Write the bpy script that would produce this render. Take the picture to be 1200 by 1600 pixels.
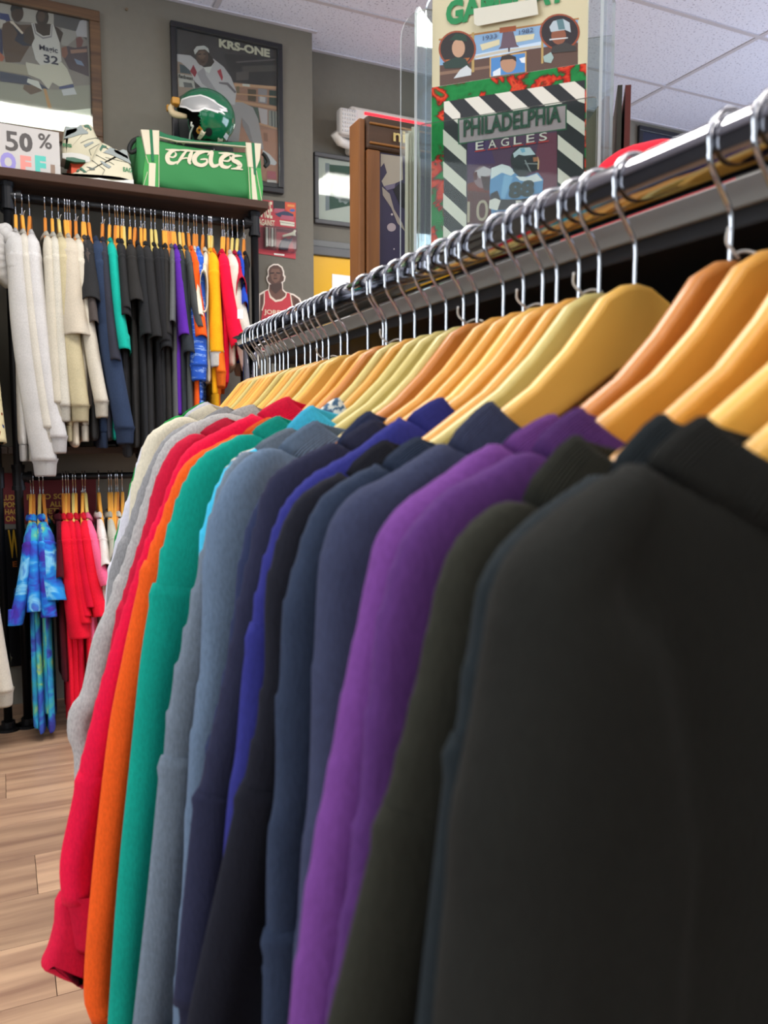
import bpy, bmesh, math, random
import numpy as np
from mathutils import Vector, Matrix
R = random.Random(7)
for o in list(bpy.data.objects):
    bpy.data.objects.remove(o)
SC = bpy.context.scene
COL = SC.collection

# ------------------------------------------------------------------ camera
FPX = 1268.0                                   # focal length in pixels of the 1200x1600 frame
YAW = math.atan(600 / math.hypot(FPX, 112))    # heading, clockwise from +Y (the chrome rail runs along +Y)
PITCH = math.atan(112 / FPX)
EYE = np.array([0.0, 0.0, 1.15])
_hx, _hy = math.sin(YAW), math.cos(YAW)
_F = np.array([_hx * math.cos(PITCH), _hy * math.cos(PITCH), -math.sin(PITCH)])
_Rt = np.array([_hy, -_hx, 0.0])
_U = np.array([_hx * math.sin(PITCH), _hy * math.sin(PITCH), math.cos(PITCH)])
cam_d = bpy.data.cameras.new('camera')
cam_d.sensor_fit = 'VERTICAL'
cam_d.sensor_height = 36.0
cam_d.lens = FPX / 1600 * 36.0
cam_d.clip_start = 0.02
cam_d.dof.use_dof = True
cam_d.dof.focus_distance = 1.7
cam_d.dof.aperture_fstop = 8.0
cam = bpy.data.objects.new('camera', cam_d)
COL.objects.link(cam)
cam.location = EYE
cam.rotation_euler = (math.pi / 2 - PITCH, 0, -YAW)
SC.camera = cam

# ------------------------------------------------------------------ world, daylight, exposure
SC.view_settings.view_transform = 'Standard'
SC.view_settings.look = 'None'
SC.view_settings.gamma = 1.0
SC.view_settings.use_curve_mapping = False
SC.view_settings.exposure = 0.28
world = bpy.data.worlds.new('world')
SC.world = world
world.use_nodes = True
world.node_tree.nodes['Background'].inputs[0].default_value = (0.85, 0.92, 1.0, 1)
world.node_tree.nodes['Background'].inputs[1].default_value = 1.0

def area(name, loc, rot, sx, sy, power, color):
    l = bpy.data.lights.new(name, 'AREA')
    l.shape = 'RECTANGLE'
    l.size, l.size_y = sx, sy
    l.energy = power
    l.color = color
    o = bpy.data.objects.new(name, l)
    COL.objects.link(o)
    o.location = loc
    o.rotation_euler = rot
    return o
# daylight entering by the two shopfront windows behind the camera and the one in the left wall
area('daylight_shopfront', (-0.7, -3.86, 1.65), (math.radians(90), 0, 0), 2.5, 2.0, 7, (1.0, 0.985, 0.96))
area('daylight_shopfront', (2.6, -3.86, 1.65), (math.radians(90), 0, 0), 2.5, 2.0, 5, (1.0, 0.985, 0.96))
area('daylight_side_window', (-2.42, 0.3, 1.7), (math.radians(90), 0, math.radians(-90)), 2.5, 1.8, 52, (0.90, 0.94, 1.0))
area('daylight_side_window', (5.12, 1.7, 1.75), (math.radians(90), 0, math.radians(90)), 2.5, 1.8, 75, (0.68, 0.78, 1.0))

# ------------------------------------------------------------------ unprojection helpers (pixel of the photograph -> point on a real plane)
def ray(px, py):
    return _F + (px - 600) / FPX * _Rt + (800 - py) / FPX * _U
def onY(px, py, Y):
    r = ray(px, py); return EYE + r * (Y / r[1])
def onX(px, py, X):
    r = ray(px, py); return EYE + r * (X / r[0])
def onZ(px, py, z):
    r = ray(px, py); return EYE + r * ((z - EYE[2]) / r[2])
def onP(px, py, p0, n):
    r = ray(px, py); return EYE + r * (np.dot(np.array(p0) - EYE, n) / np.dot(r, n))
def railY(px, X, z):
    k = (px - 600) / FPX; dz = z - EYE[2]
    cp, sp = math.cos(PITCH), math.sin(PITCH)
    return (X * _hy - k * (X * _hx * cp - dz * sp)) / (_hx + k * _hy * cp)
def railX(px, Y, z):
    k = (px - 600) / FPX; dz = z - EYE[2]
    cp, sp = math.cos(PITCH), math.sin(PITCH)
    return (Y * _hx + k * (Y * _hy * cp - dz * sp)) / (_hy - k * _hx * cp)

# ------------------------------------------------------------------ materials
def lin(h):
    h = h.lstrip('#')
    c = [int(h[i:i + 2], 16) / 255 for i in (0, 2, 4)]
    return [x / 12.92 if x <= .04045 else ((x + .055) / 1.055) ** 2.4 for x in c]
MATS = {}
def newmat(key):
    m = bpy.data.materials.new(key)
    m.use_nodes = True
    nt = m.node_tree
    b = nt.nodes['Principled BSDF']
    return m, nt, b
def N(nt, t, **kw):
    n = nt.nodes.new(t)
    for k, v in kw.items():
        setattr(n, k, v)
    return n
def plain(h, rough=.55, metal=0.0, spec=.5, coat=0.0, name=None, emit=0):
    key = ('plain', h, rough, metal, spec, coat, emit)
    if key in MATS: return MATS[key]
    m, nt, b = newmat(name or 'plain')
    b.inputs['Base Color'].default_value = (*lin(h), 1)
    b.inputs['Roughness'].default_value = rough
    b.inputs['Metallic'].default_value = metal
    b.inputs['Specular IOR Level'].default_value = spec
    b.inputs['Coat Weight'].default_value = coat
    b.inputs['Coat Roughness'].default_value = .1
    if emit:
        b.inputs['Emission Color'].default_value = (*lin(h), 1)
        b.inputs['Emission Strength'].default_value = emit
    MATS[key] = m
    return m
def fabric(h, heather=0.0, rib=False, sheen=.12, bump=.25):
    key = ('fab', h, heather, rib, sheen, bump)
    if key in MATS: return MATS[key]
    m, nt, b = newmat('knit_fabric')
    b.inputs['Roughness'].default_value = .95
    b.inputs['Specular IOR Level'].default_value = .12
    b.inputs['Sheen Weight'].default_value = sheen
    b.inputs['Sheen Roughness'].default_value = .6
    b.inputs['Sheen Tint'].default_value = (*[min(1, x * 1.5 + .15) for x in lin(h)], 1)
    tc = N(nt, 'ShaderNodeTexCoord')
    n1 = N(nt, 'ShaderNodeTexNoise'); n1.inputs['Scale'].default_value = 14; n1.inputs['Detail'].default_value = 3
    nt.links.new(tc.outputs['Object'], n1.inputs['Vector'])
    n2 = N(nt, 'ShaderNodeTexNoise'); n2.inputs['Scale'].default_value = 420; n2.inputs['Detail'].default_value = 1
    mp = N(nt, 'ShaderNodeMapping'); mp.inputs['Scale'].default_value = (1, 1, .45)
    nt.links.new(tc.outputs['Object'], mp.inputs['Vector']); nt.links.new(mp.outputs['Vector'], n2.inputs['Vector'])
    c = lin(h)
    mx = N(nt, 'ShaderNodeMix', data_type='RGBA')
    mx.inputs[6].default_value = (*[x * .86 for x in c], 1)
    mx.inputs[7].default_value = (*[min(1, x * 1.12) for x in c], 1)
    nt.links.new(n1.outputs['Fac'], mx.inputs[0])
    out = mx.outputs[2]
    mx2 = N(nt, 'ShaderNodeMix', data_type='RGBA', blend_type='MULTIPLY')
    mx2.inputs[0].default_value = .35 + heather
    rmp = N(nt, 'ShaderNodeMapRange')
    rmp.inputs[1].default_value = .3; rmp.inputs[2].default_value = .7
    rmp.inputs[3].default_value = .72; rmp.inputs[4].default_value = 1.15
    nt.links.new(n2.outputs['Fac'], rmp.inputs[0])
    nt.links.new(out, mx2.inputs[6]); nt.links.new(rmp.outputs[0], mx2.inputs[7])
    nt.links.new(mx2.outputs[2], b.inputs['Base Color'])
    bp = N(nt, 'ShaderNodeBump'); bp.inputs['Strength'].default_value = bump; bp.inputs['Distance'].default_value = .002
    if rib:
        uv = N(nt, 'ShaderNodeUVMap')
        w = N(nt, 'ShaderNodeTexWave'); w.inputs['Scale'].default_value = 30
        nt.links.new(uv.outputs[0], w.inputs['Vector'])
        bp.inputs['Strength'].default_value = .6; bp.inputs['Distance'].default_value = .003
        nt.links.new(w.outputs['Fac'], bp.inputs['Height'])
    else:
        nt.links.new(n2.outputs['Fac'], bp.inputs['Height'])
    nt.links.new(bp.outputs[0], b.inputs['Normal'])
    MATS[key] = m
    return m
def patterned(kind):
    key = ('pat', kind)
    if key in MATS: return MATS[key]
    m, nt, b = newmat(kind)
    b.inputs['Roughness'].default_value = .9
    b.inputs['Specular IOR Level'].default_value = .15
    tc0 = N(nt, 'ShaderNodeTexCoord')
    oi = N(nt, 'ShaderNodeObjectInfo')
    ml = N(nt, 'ShaderNodeMath', operation='MULTIPLY'); ml.inputs[1].default_value = 40 if 'tie' in kind else 0
    nt.links.new(oi.outputs['Random'], ml.inputs[0])
    class _T: pass
    ad = N(nt, 'ShaderNodeVectorMath', operation='ADD')
    nt.links.new(tc0.outputs['Object'], ad.inputs[0]); nt.links.new(ml.outputs[0], ad.inputs[1])
    tc = _T(); tc.outputs = {'Object': ad.outputs[0]}
    n = N(nt, 'ShaderNodeTexNoise')
    nt.links.new(tc.outputs['Object'], n.inputs['Vector'])
    cr = N(nt, 'ShaderNodeValToRGB')
    e = cr.color_ramp.elements
    def ramp(stops, mode='LINEAR'):
        cr.color_ramp.interpolation = mode
        while len(e) > 1: e.remove(e[0])
        e[0].position, e[0].color = stops[0][0], (*lin(stops[0][1]), 1)
        for p, h in stops[1:]:
            x = e.new(p); x.color = (*lin(h), 1)
    if kind == 'tie_dye_blue':
        n.inputs['Scale'].default_value = 9; n.inputs['Detail'].default_value = 3; n.inputs['Distortion'].default_value = .6
        mp = N(nt, 'ShaderNodeMapping'); mp.inputs['Scale'].default_value = (1, 1, 1.5)
        nt.links.new(tc.outputs['Object'], mp.inputs['Vector']); nt.links.new(mp.outputs[0], n.inputs['Vector'])
        ramp([(.28, '#4a2a8a'), (.40, '#4038a8'), (.47, '#2c66c8'), (.55, '#2a90d8'), (.62, '#7fc4e6'), (.67, '#3a78cc'), (.75, '#5a3a98')])
    elif kind == 'tie_dye_green':
        n.inputs['Scale'].default_value = 8; n.inputs['Detail'].default_value = 3; n.inputs['Distortion'].default_value = .8
        ramp([(.28, '#3a2c7c'), (.42, '#3a58b0'), (.50, '#2f98c0'), (.57, '#4aa8a0'), (.63, '#9cc070'), (.68, '#3a90b8'), (.76, '#453890')])
    elif kind == 'blue_print':
        n.inputs['Scale'].default_value = 60; n.inputs['Detail'].default_value = 4
        mp = N(nt, 'ShaderNodeMapping'); mp.inputs['Scale'].default_value = (.35, .35, 1.6)
        nt.links.new(tc.outputs['Object'], mp.inputs['Vector']); nt.links.new(mp.outputs[0], n.inputs['Vector'])
        ramp([(0, '#2a55b8'), (.55, '#2f5cc0'), (.60, '#8fb0e0'), (.64, '#3560c0')])
    elif kind == 'car_print':
        n.inputs['Scale'].default_value = 22; n.inputs['Detail'].default_value = 2
        ramp([(0, '#2c3a30'), (.34, '#7a3a2c'), (.37, '#c9bd94'), (.66, '#c3b78c'), (.70, '#31406a'), (.75, '#c0b488')], 'CONSTANT')
    elif kind == 'speckled_knit':
        n.inputs['Scale'].default_value = 160
        ramp([(0, '#3d5870'), (.46, '#4a6680'), (.52, '#c8ccc8'), (.6, '#d8d4c8')])
    elif kind == 'magazine_foliage':
        n.inputs['Scale'].default_value = 42; n.inputs['Detail'].default_value = 4; n.inputs['Distortion'].default_value = .4
        ramp([(0, '#1d5a34'), (.40, '#2f8a4a'), (.48, '#2a7a42'), (.52, '#5a3426'), (.55, '#c83228'), (.62, '#e0583a'), (.66, '#8a2a22'), (.72, '#2f7a44')])
    nt.links.new(n.outputs['Fac'], cr.inputs[0])
    nt.links.new(cr.outputs[0], b.inputs['Base Color'])
    MATS[key] = m
    return m
def wood(h1, h2, scale=(3, 40, 40), rough=.4, coat=.0, bump=.05, rnd=False, nsc=1.0):
    key = ('wood', h1, h2, scale, rough, coat, rnd)
    if key in MATS: return MATS[key]
    m, nt, b = newmat('wood')
    b.inputs['Roughness'].default_value = rough
    b.inputs['Coat Weight'].default_value = coat
    b.inputs['Coat Roughness'].default_value = .3
    tc = N(nt, 'ShaderNodeTexCoord')
    mp = N(nt, 'ShaderNodeMapping'); mp.inputs['Scale'].default_value = scale
    nt.links.new(tc.outputs['Object'], mp.inputs['Vector'])
    n = N(nt, 'ShaderNodeTexNoise'); n.inputs['Scale'].default_value = nsc; n.inputs['Detail'].default_value = 5
    n.inputs['Distortion'].default_value = .6
    if rnd:
        oi = N(nt, 'ShaderNodeObjectInfo')
        ad = N(nt, 'ShaderNodeVectorMath', operation='ADD')
        ml = N(nt, 'ShaderNodeMath', operation='MULTIPLY'); ml.inputs[1].default_value = 60
        nt.links.new(oi.outputs['Random'], ml.inputs[0])
        nt.links.new(mp.outputs[0], ad.inputs[0]); nt.links.new(ml.outputs[0], ad.inputs[1])
        nt.links.new(ad.outputs[0], n.inputs['Vector'])
    else:
        nt.links.new(mp.outputs[0], n.inputs['Vector'])
    cr = N(nt, 'ShaderNodeValToRGB')
    cr.color_ramp.elements[0].position = .3; cr.color_ramp.elements[0].color = (*lin(h2), 1)
    cr.color_ramp.elements[1].position = .68; cr.color_ramp.elements[1].color = (*lin(h1), 1)
    nt.links.new(n.outputs['Fac'], cr.inputs[0])
    out = cr.outputs[0]
    if rnd:
        hs = N(nt, 'ShaderNodeHueSaturation')
        mr = N(nt, 'ShaderNodeMapRange'); mr.inputs[3].default_value = .82; mr.inputs[4].default_value = 1.15
        nt.links.new(oi.outputs['Random'], mr.inputs[0]); nt.links.new(mr.outputs[0], hs.inputs['Value'])
        nt.links.new(out, hs.inputs['Color']); out = hs.outputs[0]
    nt.links.new(out, b.inputs['Base Color'])
    if bump:
        bp = N(nt, 'ShaderNodeBump'); bp.inputs['Strength'].default_value = bump; bp.inputs['Distance'].default_value = .002
        nt.links.new(n.outputs['Fac'], bp.inputs['Height']); nt.links.new(bp.outputs[0], b.inputs['Normal'])
    MATS[key] = m
    return m
def painted_wall(h):
    m, nt, b = newmat('painted_plaster')
    b.inputs['Roughness'].default_value = .7
    b.inputs['Specular IOR Level'].default_value = .3
    tc = N(nt, 'ShaderNodeTexCoord')
    n = N(nt, 'ShaderNodeTexNoise'); n.inputs['Scale'].default_value = 28; n.inputs['Detail'].default_value = 6
    nt.links.new(tc.outputs['Object'], n.inputs['Vector'])
    c = lin(h)
    mx = N(nt, 'ShaderNodeMix', data_type='RGBA')
    mx.inputs[6].default_value = (*[x * .93 for x in c], 1); mx.inputs[7].default_value = (*[x * 1.06 for x in c], 1)
    nt.links.new(n.outputs['Fac'], mx.inputs[0]); nt.links.new(mx.outputs[2], b.inputs['Base Color'])
    bp = N(nt, 'ShaderNodeBump'); bp.inputs['Strength'].default_value = .25; bp.inputs['Distance'].default_value = .004
    nt.links.new(n.outputs['Fac'], bp.inputs['Height']); nt.links.new(bp.outputs[0], b.inputs['Normal'])
    return m
def acoustic():
    m, nt, b = newmat('acoustic_tile')
    b.inputs['Roughness'].default_value = .9
    b.inputs['Specular IOR Level'].default_value = .1
    tc = N(nt, 'ShaderNodeTexCoord')
    n = N(nt, 'ShaderNodeTexNoise'); n.inputs['Scale'].default_value = 95; n.inputs['Detail'].default_value = 2
    nt.links.new(tc.outputs['Object'], n.inputs['Vector'])
    cr = N(nt, 'ShaderNodeValToRGB')
    cr.color_ramp.elements[0].position = .33; cr.color_ramp.elements[0].color = (*lin('#aab0c6'), 1)
    cr.color_ramp.elements[1].position = .40; cr.color_ramp.elements[1].color = (*lin('#e6ecfc'), 1)
    nt.links.new(n.outputs['Fac'], cr.inputs[0]); nt.links.new(cr.outputs[0], b.inputs['Base Color'])
    return m
def clear_plastic(name='clear_acrylic', tint='#f4f8f6', gloss=.09, haze=0.0):
    key = ('clear', tint, gloss, haze)
    if key in MATS: return MATS[key]
    m = bpy.data.materials.new(name); m.use_nodes = True
    nt = m.node_tree
    nt.nodes.clear()
    out = N(nt, 'ShaderNodeOutputMaterial')
    tr = N(nt, 'ShaderNodeBsdfTransparent'); tr.inputs[0].default_value = (*lin(tint), 1)
    gl = N(nt, 'ShaderNodeBsdfGlossy'); gl.inputs['Roughness'].default_value = .03
    fr = N(nt, 'ShaderNodeFresnel'); fr.inputs[0].default_value = 1.45
    fm = N(nt, 'ShaderNodeMath', operation='MULTIPLY'); fm.inputs[1].default_value = gloss * 7.8
    nt.links.new(fr.outputs[0], fm.inputs[0])
    mx = N(nt, 'ShaderNodeMixShader')
    nt.links.new(fm.outputs[0], mx.inputs[0]); nt.links.new(tr.outputs[0], mx.inputs[1]); nt.links.new(gl.outputs[0], mx.inputs[2])
    last = mx.outputs[0]
    if haze:
        df = N(nt, 'ShaderNodeBsdfDiffuse'); df.inputs[0].default_value = (.8, .85, .85, 1)
        m2 = N(nt, 'ShaderNodeMixShader'); m2.inputs[0].default_value = haze
        nt.links.new(last, m2.inputs[1]); nt.links.new(df.outputs[0], m2.inputs[2]); last = m2.outputs[0]
    nt.links.new(last, out.inputs[0])
    MATS[key] = m
    return m
CHROME = plain('#a6a6ac', .07, 1.0, name='chrome')
STEEL = plain('#bec0c6', .14, 1.0, name='hook_steel')
BLACKPIPE = plain('#1b1c1f', .45, .6, name='black_iron')
GLASS = clear_plastic('picture_glass')
ACRYL = clear_plastic('clear_acrylic', '#f4f8f6', .035)
ACRYL_EDGE = clear_plastic('acrylic_edge', '#e2ebe6', .1, .45)

# ------------------------------------------------------------------ object helpers
def tag(o, label=None, cat=None, group=None, kind=None):
    if label: o['label'] = label
    if cat: o['category'] = cat
    if group: o['group'] = group
    if kind: o['kind'] = kind
    return o
def empty(name, loc, label, cat, group=None, rotz=0.0):
    o = bpy.data.objects.new(name, None)
    COL.objects.link(o)
    o.empty_display_size = .05
    o.location = loc
    o.rotation_euler = (0, 0, rotz)
    return tag(o, label, cat, group)
def mk(name, verts, faces, mat, parent=None, smooth=False, local=False, midx=None, uv=None, label=None):
    """One mesh object. Vertices in world space are moved into the parent's frame unless local."""
    me = bpy.data.meshes.new(name)
    v = np.asarray(verts, dtype=float).reshape(-1, 3)
    if parent is not None and not local:
        v = v - np.array(world_loc(parent))
    me.from_pydata(v.tolist(), [], [list(f) for f in faces])
    mats = mat if isinstance(mat, (list, tuple)) else [mat]
    for m in mats: me.materials.append(m)
    if midx is not None: me.polygons.foreach_set('material_index', midx)
    if smooth: me.polygons.foreach_set('use_smooth', [True] * len(me.polygons))
    if uv is not None:
        l = me.uv_layers.new(name='UVMap')
        li = np.zeros(len(me.loops), dtype=np.int32); me.loops.foreach_get('vertex_index', li)
        l.data.foreach_set('uv', np.asarray(uv, dtype=float)[li].ravel())
    me.update()
    o = bpy.data.objects.new(name, me)
    COL.objects.link(o)
    if parent is not None: o.parent = parent
    if label: o['label'] = label
    return o
def world_loc(o):
    p = Vector(o.location)
    while o.parent is not None:
        o = o.parent; p = p + Vector(o.location)
    return p
def link_copy(o, parent, name=None):
    c = o.copy(); COL.objects.link(c); c.parent = parent
    return c
class MB:
    def __init__(s): s.v = []; s.f = []; s.m = []
    def add(s, vf, m=0):
        v, f = vf; n = len(s.v)
        s.v += [tuple(p) for p in v]; s.f += [tuple(i + n for i in q) for q in f]; s.m += [m] * len(f)
        return s
    def obj(s, name, mat, parent=None, **k):
        return mk(name, s.v, s.f, mat, parent, midx=s.m if isinstance(mat, (list, tuple)) else None, **k)
def box(x0, x1, y0, y1, z0, z1):
    v = [(x, y, z) for x in (x0, x1) for y in (y0, y1) for z in (z0, z1)]
    f = [(0, 1, 3, 2), (4, 6, 7, 5), (0, 4, 5, 1), (2, 3, 7, 6), (0, 2, 6, 4), (1, 5, 7, 3)]
    return v, f
def rbox(x0, x1, y0, y1, z0, z1, r=.004, seg=2):
    bm = bmesh.new()
    v, f = box(x0, x1, y0, y1, z0, z1)
    bv = [bm.verts.new(p) for p in v]
    for q in f: bm.faces.new([bv[i] for i in q])
    bmesh.ops.recalc_face_normals(bm, faces=bm.faces)
    bmesh.ops.bevel(bm, geom=list(bm.edges), offset=r, segments=seg, affect='EDGES', profile=.5)
    bm.verts.index_update()
    vv = [tuple(a.co) for a in bm.verts]; ff = [tuple(a.index for a in q.verts) for q in bm.faces]
    bm.free()
    return vv, ff
def sweep(pts, r, k=8, closed=False, cap=True):
    """Round tube along a polyline (parallel transport); r may be a list."""
    P = np.asarray(pts, dtype=float); n = len(P)
    T = np.zeros_like(P)
    T[1:-1] = P[2:] - P[:-2]; T[0] = P[1] - P[0]; T[-1] = P[-1] - P[-2]
    if closed:
        T[0] = P[1] - P[-1]; T[-1] = P[0] - P[-2]
    T /= np.linalg.norm(T, axis=1)[:, None] + 1e-12
    a = np.array([0, 0, 1.0]) if abs(T[0][2]) < .9 else np.array([1.0, 0, 0])
    u = np.cross(T[0], a); u /= np.linalg.norm(u)
    V = []; Fc = []
    for i in range(n):
        u = u - T[i] * np.dot(u, T[i]); u /= np.linalg.norm(u)
        w = np.cross(T[i], u)
        ri = r[i] if hasattr(r, '__len__') else r
        for j in range(k):
            t = 2 * math.pi * j / k
            V.append(P[i] + ri * (math.cos(t) * u + math.sin(t) * w))
    for i in range(n if closed else n - 1):
        for j in range(k):
            a0 = i * k + j; b0 = i * k + (j + 1) % k
            a1 = ((i + 1) % n) * k + j; b1 = ((i + 1) % n) * k + (j + 1) % k
            Fc.append((a0, b0, b1, a1))
    if cap and not closed:
        Fc.append(tuple(range(k - 1, -1, -1))); Fc.append(tuple((n - 1) * k + j for j in range(k)))
    return V, Fc
def extrude_poly(pts, axis, a, b):
    """Prism of a 2-D outline: axis 'y' -> pts are (x,z) between y=a and y=b; 'x' -> (y,z); 'z' -> (x,y)."""
    n = len(pts)
    def p(q, t):
        return {'y': (q[0], t, q[1]), 'x': (t, q[0], q[1]), 'z': (q[0], q[1], t)}[axis]
    v = [p(q, a) for q in pts] + [p(q, b) for q in pts]
    f = [tuple(range(n)), tuple(range(2 * n - 1, n - 1, -1))] + [(i, i + n, (i + 1) % n + n, (i + 1) % n) for i in range(n)]
    return v, f
def inset_poly(pts, d):
    P = np.asarray(pts, float); n = len(P)
    area2 = sum(P[i][0] * P[(i + 1) % n][1] - P[(i + 1) % n][0] * P[i][1] for i in range(n))
    sgn = 1 if area2 > 0 else -1
    out = []
    for i in range(n):
        a = P[i] - P[i - 1]; b = P[(i + 1) % n] - P[i]
        na = np.array([-a[1], a[0]]) / (np.linalg.norm(a) + 1e-9); nb = np.array([-b[1], b[0]]) / (np.linalg.norm(b) + 1e-9)
        m = na + nb; m /= max(np.linalg.norm(m), .5)
        out.append(P[i] + sgn * d * m)
    return out
def puffed(pts, y0, y1, r, layers=4):
    """Rounded slab of an (x,z) outline between y0 (near) and y1: edges rounded by r."""
    n = len(pts); V = []; Fc = []
    seq = []
    for i in range(layers + 1):
        t = math.pi / 2 * i / layers
        seq.append((r * (1 - math.sin(t)), y0 + r * (1 - math.cos(t))))
    for i in range(layers, -1, -1):
        t = math.pi / 2 * i / layers
        seq.append((r * (1 - math.sin(t)), y1 - r * (1 - math.cos(t))))
    for d, y in seq:
        for q in inset_poly(pts, d): V.append((q[0], y, q[1]))
    L = len(seq)
    for i in range(L - 1):
        for j in range(n):
            Fc.append((i * n + j, i * n + (j + 1) % n, (i + 1) * n + (j + 1) % n, (i + 1) * n + j))
    Fc.append(tuple(range(n - 1, -1, -1))); Fc.append(tuple((L - 1) * n + j for j in range(n)))
    return V, Fc
def smooth_closed(pts, sub=3):
    P = np.asarray(pts, float); n = len(P); out = []
    for i in range(n):
        p0, p1, p2, p3 = P[i - 1], P[i], P[(i + 1) % n], P[(i + 2) % n]
        for k in range(sub):
            t = k / sub
            out.append(.5 * ((2 * p1) + (-p0 + p2) * t + (2 * p0 - 5 * p1 + 4 * p2 - p3) * t * t + (-p0 + 3 * p1 - 3 * p2 + p3) * t ** 3))
    return out
def resample(pts, n):
    P = np.asarray(pts, float)
    # Catmull-Rom densify then even arc length
    Q = []
    E = np.vstack([2 * P[0] - P[1], P, 2 * P[-1] - P[-2]])
    for i in range(1, len(E) - 2):
        p0, p1, p2, p3 = E[i - 1], E[i], E[i + 1], E[i + 2]
        for k in range(10):
            t = k / 10
            Q.append(.5 * ((2 * p1) + (-p0 + p2) * t + (2 * p0 - 5 * p1 + 4 * p2 - p3) * t * t + (-p0 + 3 * p1 - 3 * p2 + p3) * t ** 3))
    Q.append(P[-1]); Q = np.array(Q)
    s = np.concatenate([[0], np.cumsum(np.linalg.norm(np.diff(Q, axis=0), axis=1))])
    t = np.linspace(0, s[-1], n)
    return np.stack([np.interp(t, s, Q[:, j]) for j in range(P.shape[1])], 1), t
def text_mesh(name, s, mat, origin, right, up, w, h, parent=None, depth=.0004, bold=0.0, shear=0.0):
    """Lettering fitted to a w x h rectangle whose lower-left corner is origin."""
    cu = bpy.data.curves.new('lettering', 'FONT'); cu.body = s; cu.extrude = 0.0; cu.offset = bold; cu.shear = shear
    cu.resolution_u = 3
    o = bpy.data.objects.new('lettering_tmp', cu); COL.objects.link(o)
    bpy.context.view_layer.update()
    me = bpy.data.meshes.new_from_object(o.evaluated_get(bpy.context.evaluated_depsgraph_get()))
    bpy.data.objects.remove(o); bpy.data.curves.remove(cu)
    v = np.array([tuple(a.co) for a in me.vertices]); f = [tuple(p.vertices) for p in me.polygons]
    bpy.data.meshes.remove(me)
    lo, hi = v.min(0), v.max(0)
    q = (v - lo) / np.maximum(hi - lo, 1e-6)
    right = np.asarray(right, float); up = np.asarray(up, float); nn = np.cross(right, up)
    W = np.asarray(origin, float) + np.outer(q[:, 0] * w, right) + np.outer(q[:, 1] * h, up) + nn * depth
    return mk(name, W, f, mat, parent)
def ell(cx, cy, rx, ry, n=18):
    return [(cx + rx * math.cos(2 * math.pi * i / n), cy + ry * math.sin(2 * math.pi * i / n)) for i in range(n)]
def crop(ox, oy, s):
    return lambda pts: [(ox + x / s, oy + y / s) for x, y in pts]
def picture(name, items, plane, parent, step=.00008, start=.0005, nrm=None, label=None):
    """Flat print: polygons given in photograph pixels, laid on a plane, one sheet of coloured patches."""
    mb = MB(); mats = []; idx = {}
    for k, (m, pts) in enumerate(items):
        if isinstance(m, str): m = plain(m, .5)
        if m.name not in idx: idx[m.name] = len(mats); mats.append(m)
        V = [np.array(plane(*p)) + np.asarray(nrm) * (start + k * step) for p in pts]
        a = sum(np.cross(V[i] - V[0], V[i + 1] - V[0]) for i in range(1, len(V) - 1))
        f = tuple(range(len(V))) if np.dot(a, nrm) > 0 else tuple(range(len(V) - 1, -1, -1))
        mb.add((V, [f]), idx[m.name])
    return mb.obj(name, mats, parent, label=label)
def nth(i):
    return '%d%s' % (i, 'th' if 10 <= i % 100 <= 20 else {1: 'st', 2: 'nd', 3: 'rd'}.get(i % 10, 'th'))

# ------------------------------------------------------------------ room
def struct(o): return tag(o, kind='structure')
WALLM = painted_wall('#736f64')
WALLN = painted_wall('#5a5b5e')
CEIL = 3.09
XL, XR, YF, YB, YA = -2.5, 5.2, -4.0, 3.82, 3.99    # left, right, shopfront, back wall, alcove wall
XC = 1.42                                            # corner where the back wall steps back
struct(mk('wall_back', *box(XL, XC, YB, YB + .3, 0, CEIL + .02), WALLM))
struct(mk('wall_alcove', *box(XC, XR, YA, YA + .2, 0, CEIL + .02), WALLM))
def wall_with_openings(name, axis, pos, thick, a0, a1, holes):
    mb = MB(); cuts = sorted(holes)
    def b(u0, u1, z0, z1):
        if axis == 'y': mb.add(box(u0, u1, pos - thick, pos, z0, z1))
        else: mb.add(box(pos - thick, pos, u0, u1, z0, z1))
    u = a0
    for h0, h1, z0, z1 in cuts:
        b(u, h0, 0, CEIL + .02); b(h0, h1, 0, z0); b(h0, h1, z1, CEIL + .02); u = h1
    b(u, a1, 0, CEIL + .02)
    return struct(mb.obj(name, WALLN))
wall_with_openings('wall_front', 'y', YF, .15, XL, XR, [(-2.0, .6, .6, 2.7), (1.3, 3.9, .6, 2.7)])
wall_with_openings('wall_left', 'x', XL, .15, YF, YB + .3, [(-1.0, 1.6, .75, 2.65)])
wall_with_openings('wall_right', 'x', XR + .15, .15, YF, YA + .2, [(.4, 3.0, .8, 2.7)])
FRAMEM = plain('#3a3b3d', .5)
def window(name, axis, pos, u0, u1, z0, z1):
    mb = MB()
    def b(a, c, e, g, t=.03):
        mb.add(box(a, c, pos - .10, pos - .10 + 2 * t, e, g) if axis == 'y' else box(pos - .10, pos - .10 + 2 * t, a, c, e, g))
    w = .06
    b(u0, u0 + w, z0, z1); b(u1 - w, u1, z0, z1); b(u0 + w, u1 - w, z0, z0 + w); b(u0 + w, u1 - w, z1 - w, z1)
    m = (u0 + u1) / 2; b(m - w / 2, m + w / 2, z0 + w, z1 - w)
    o = struct(mb.obj(name, FRAMEM))
    for p, q in ((u0 + w, m - w / 2), (m + w / 2, u1 - w)):
        mk('window_pane', *(box(p, q, pos - .075, pos - .069, z0 + w, z1 - w) if axis == 'y' else box(pos - .075, pos - .069, p, q, z0 + w, z1 - w)), GLASS, o)
    return o
window('window_1', 'y', YF, -2.0, .6, .6, 2.7)
window('window_2', 'y', YF, 1.3, 3.9, .6, 2.7)
window('window_3', 'x', XL, -1.0, 1.6, .75, 2.65)
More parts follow.
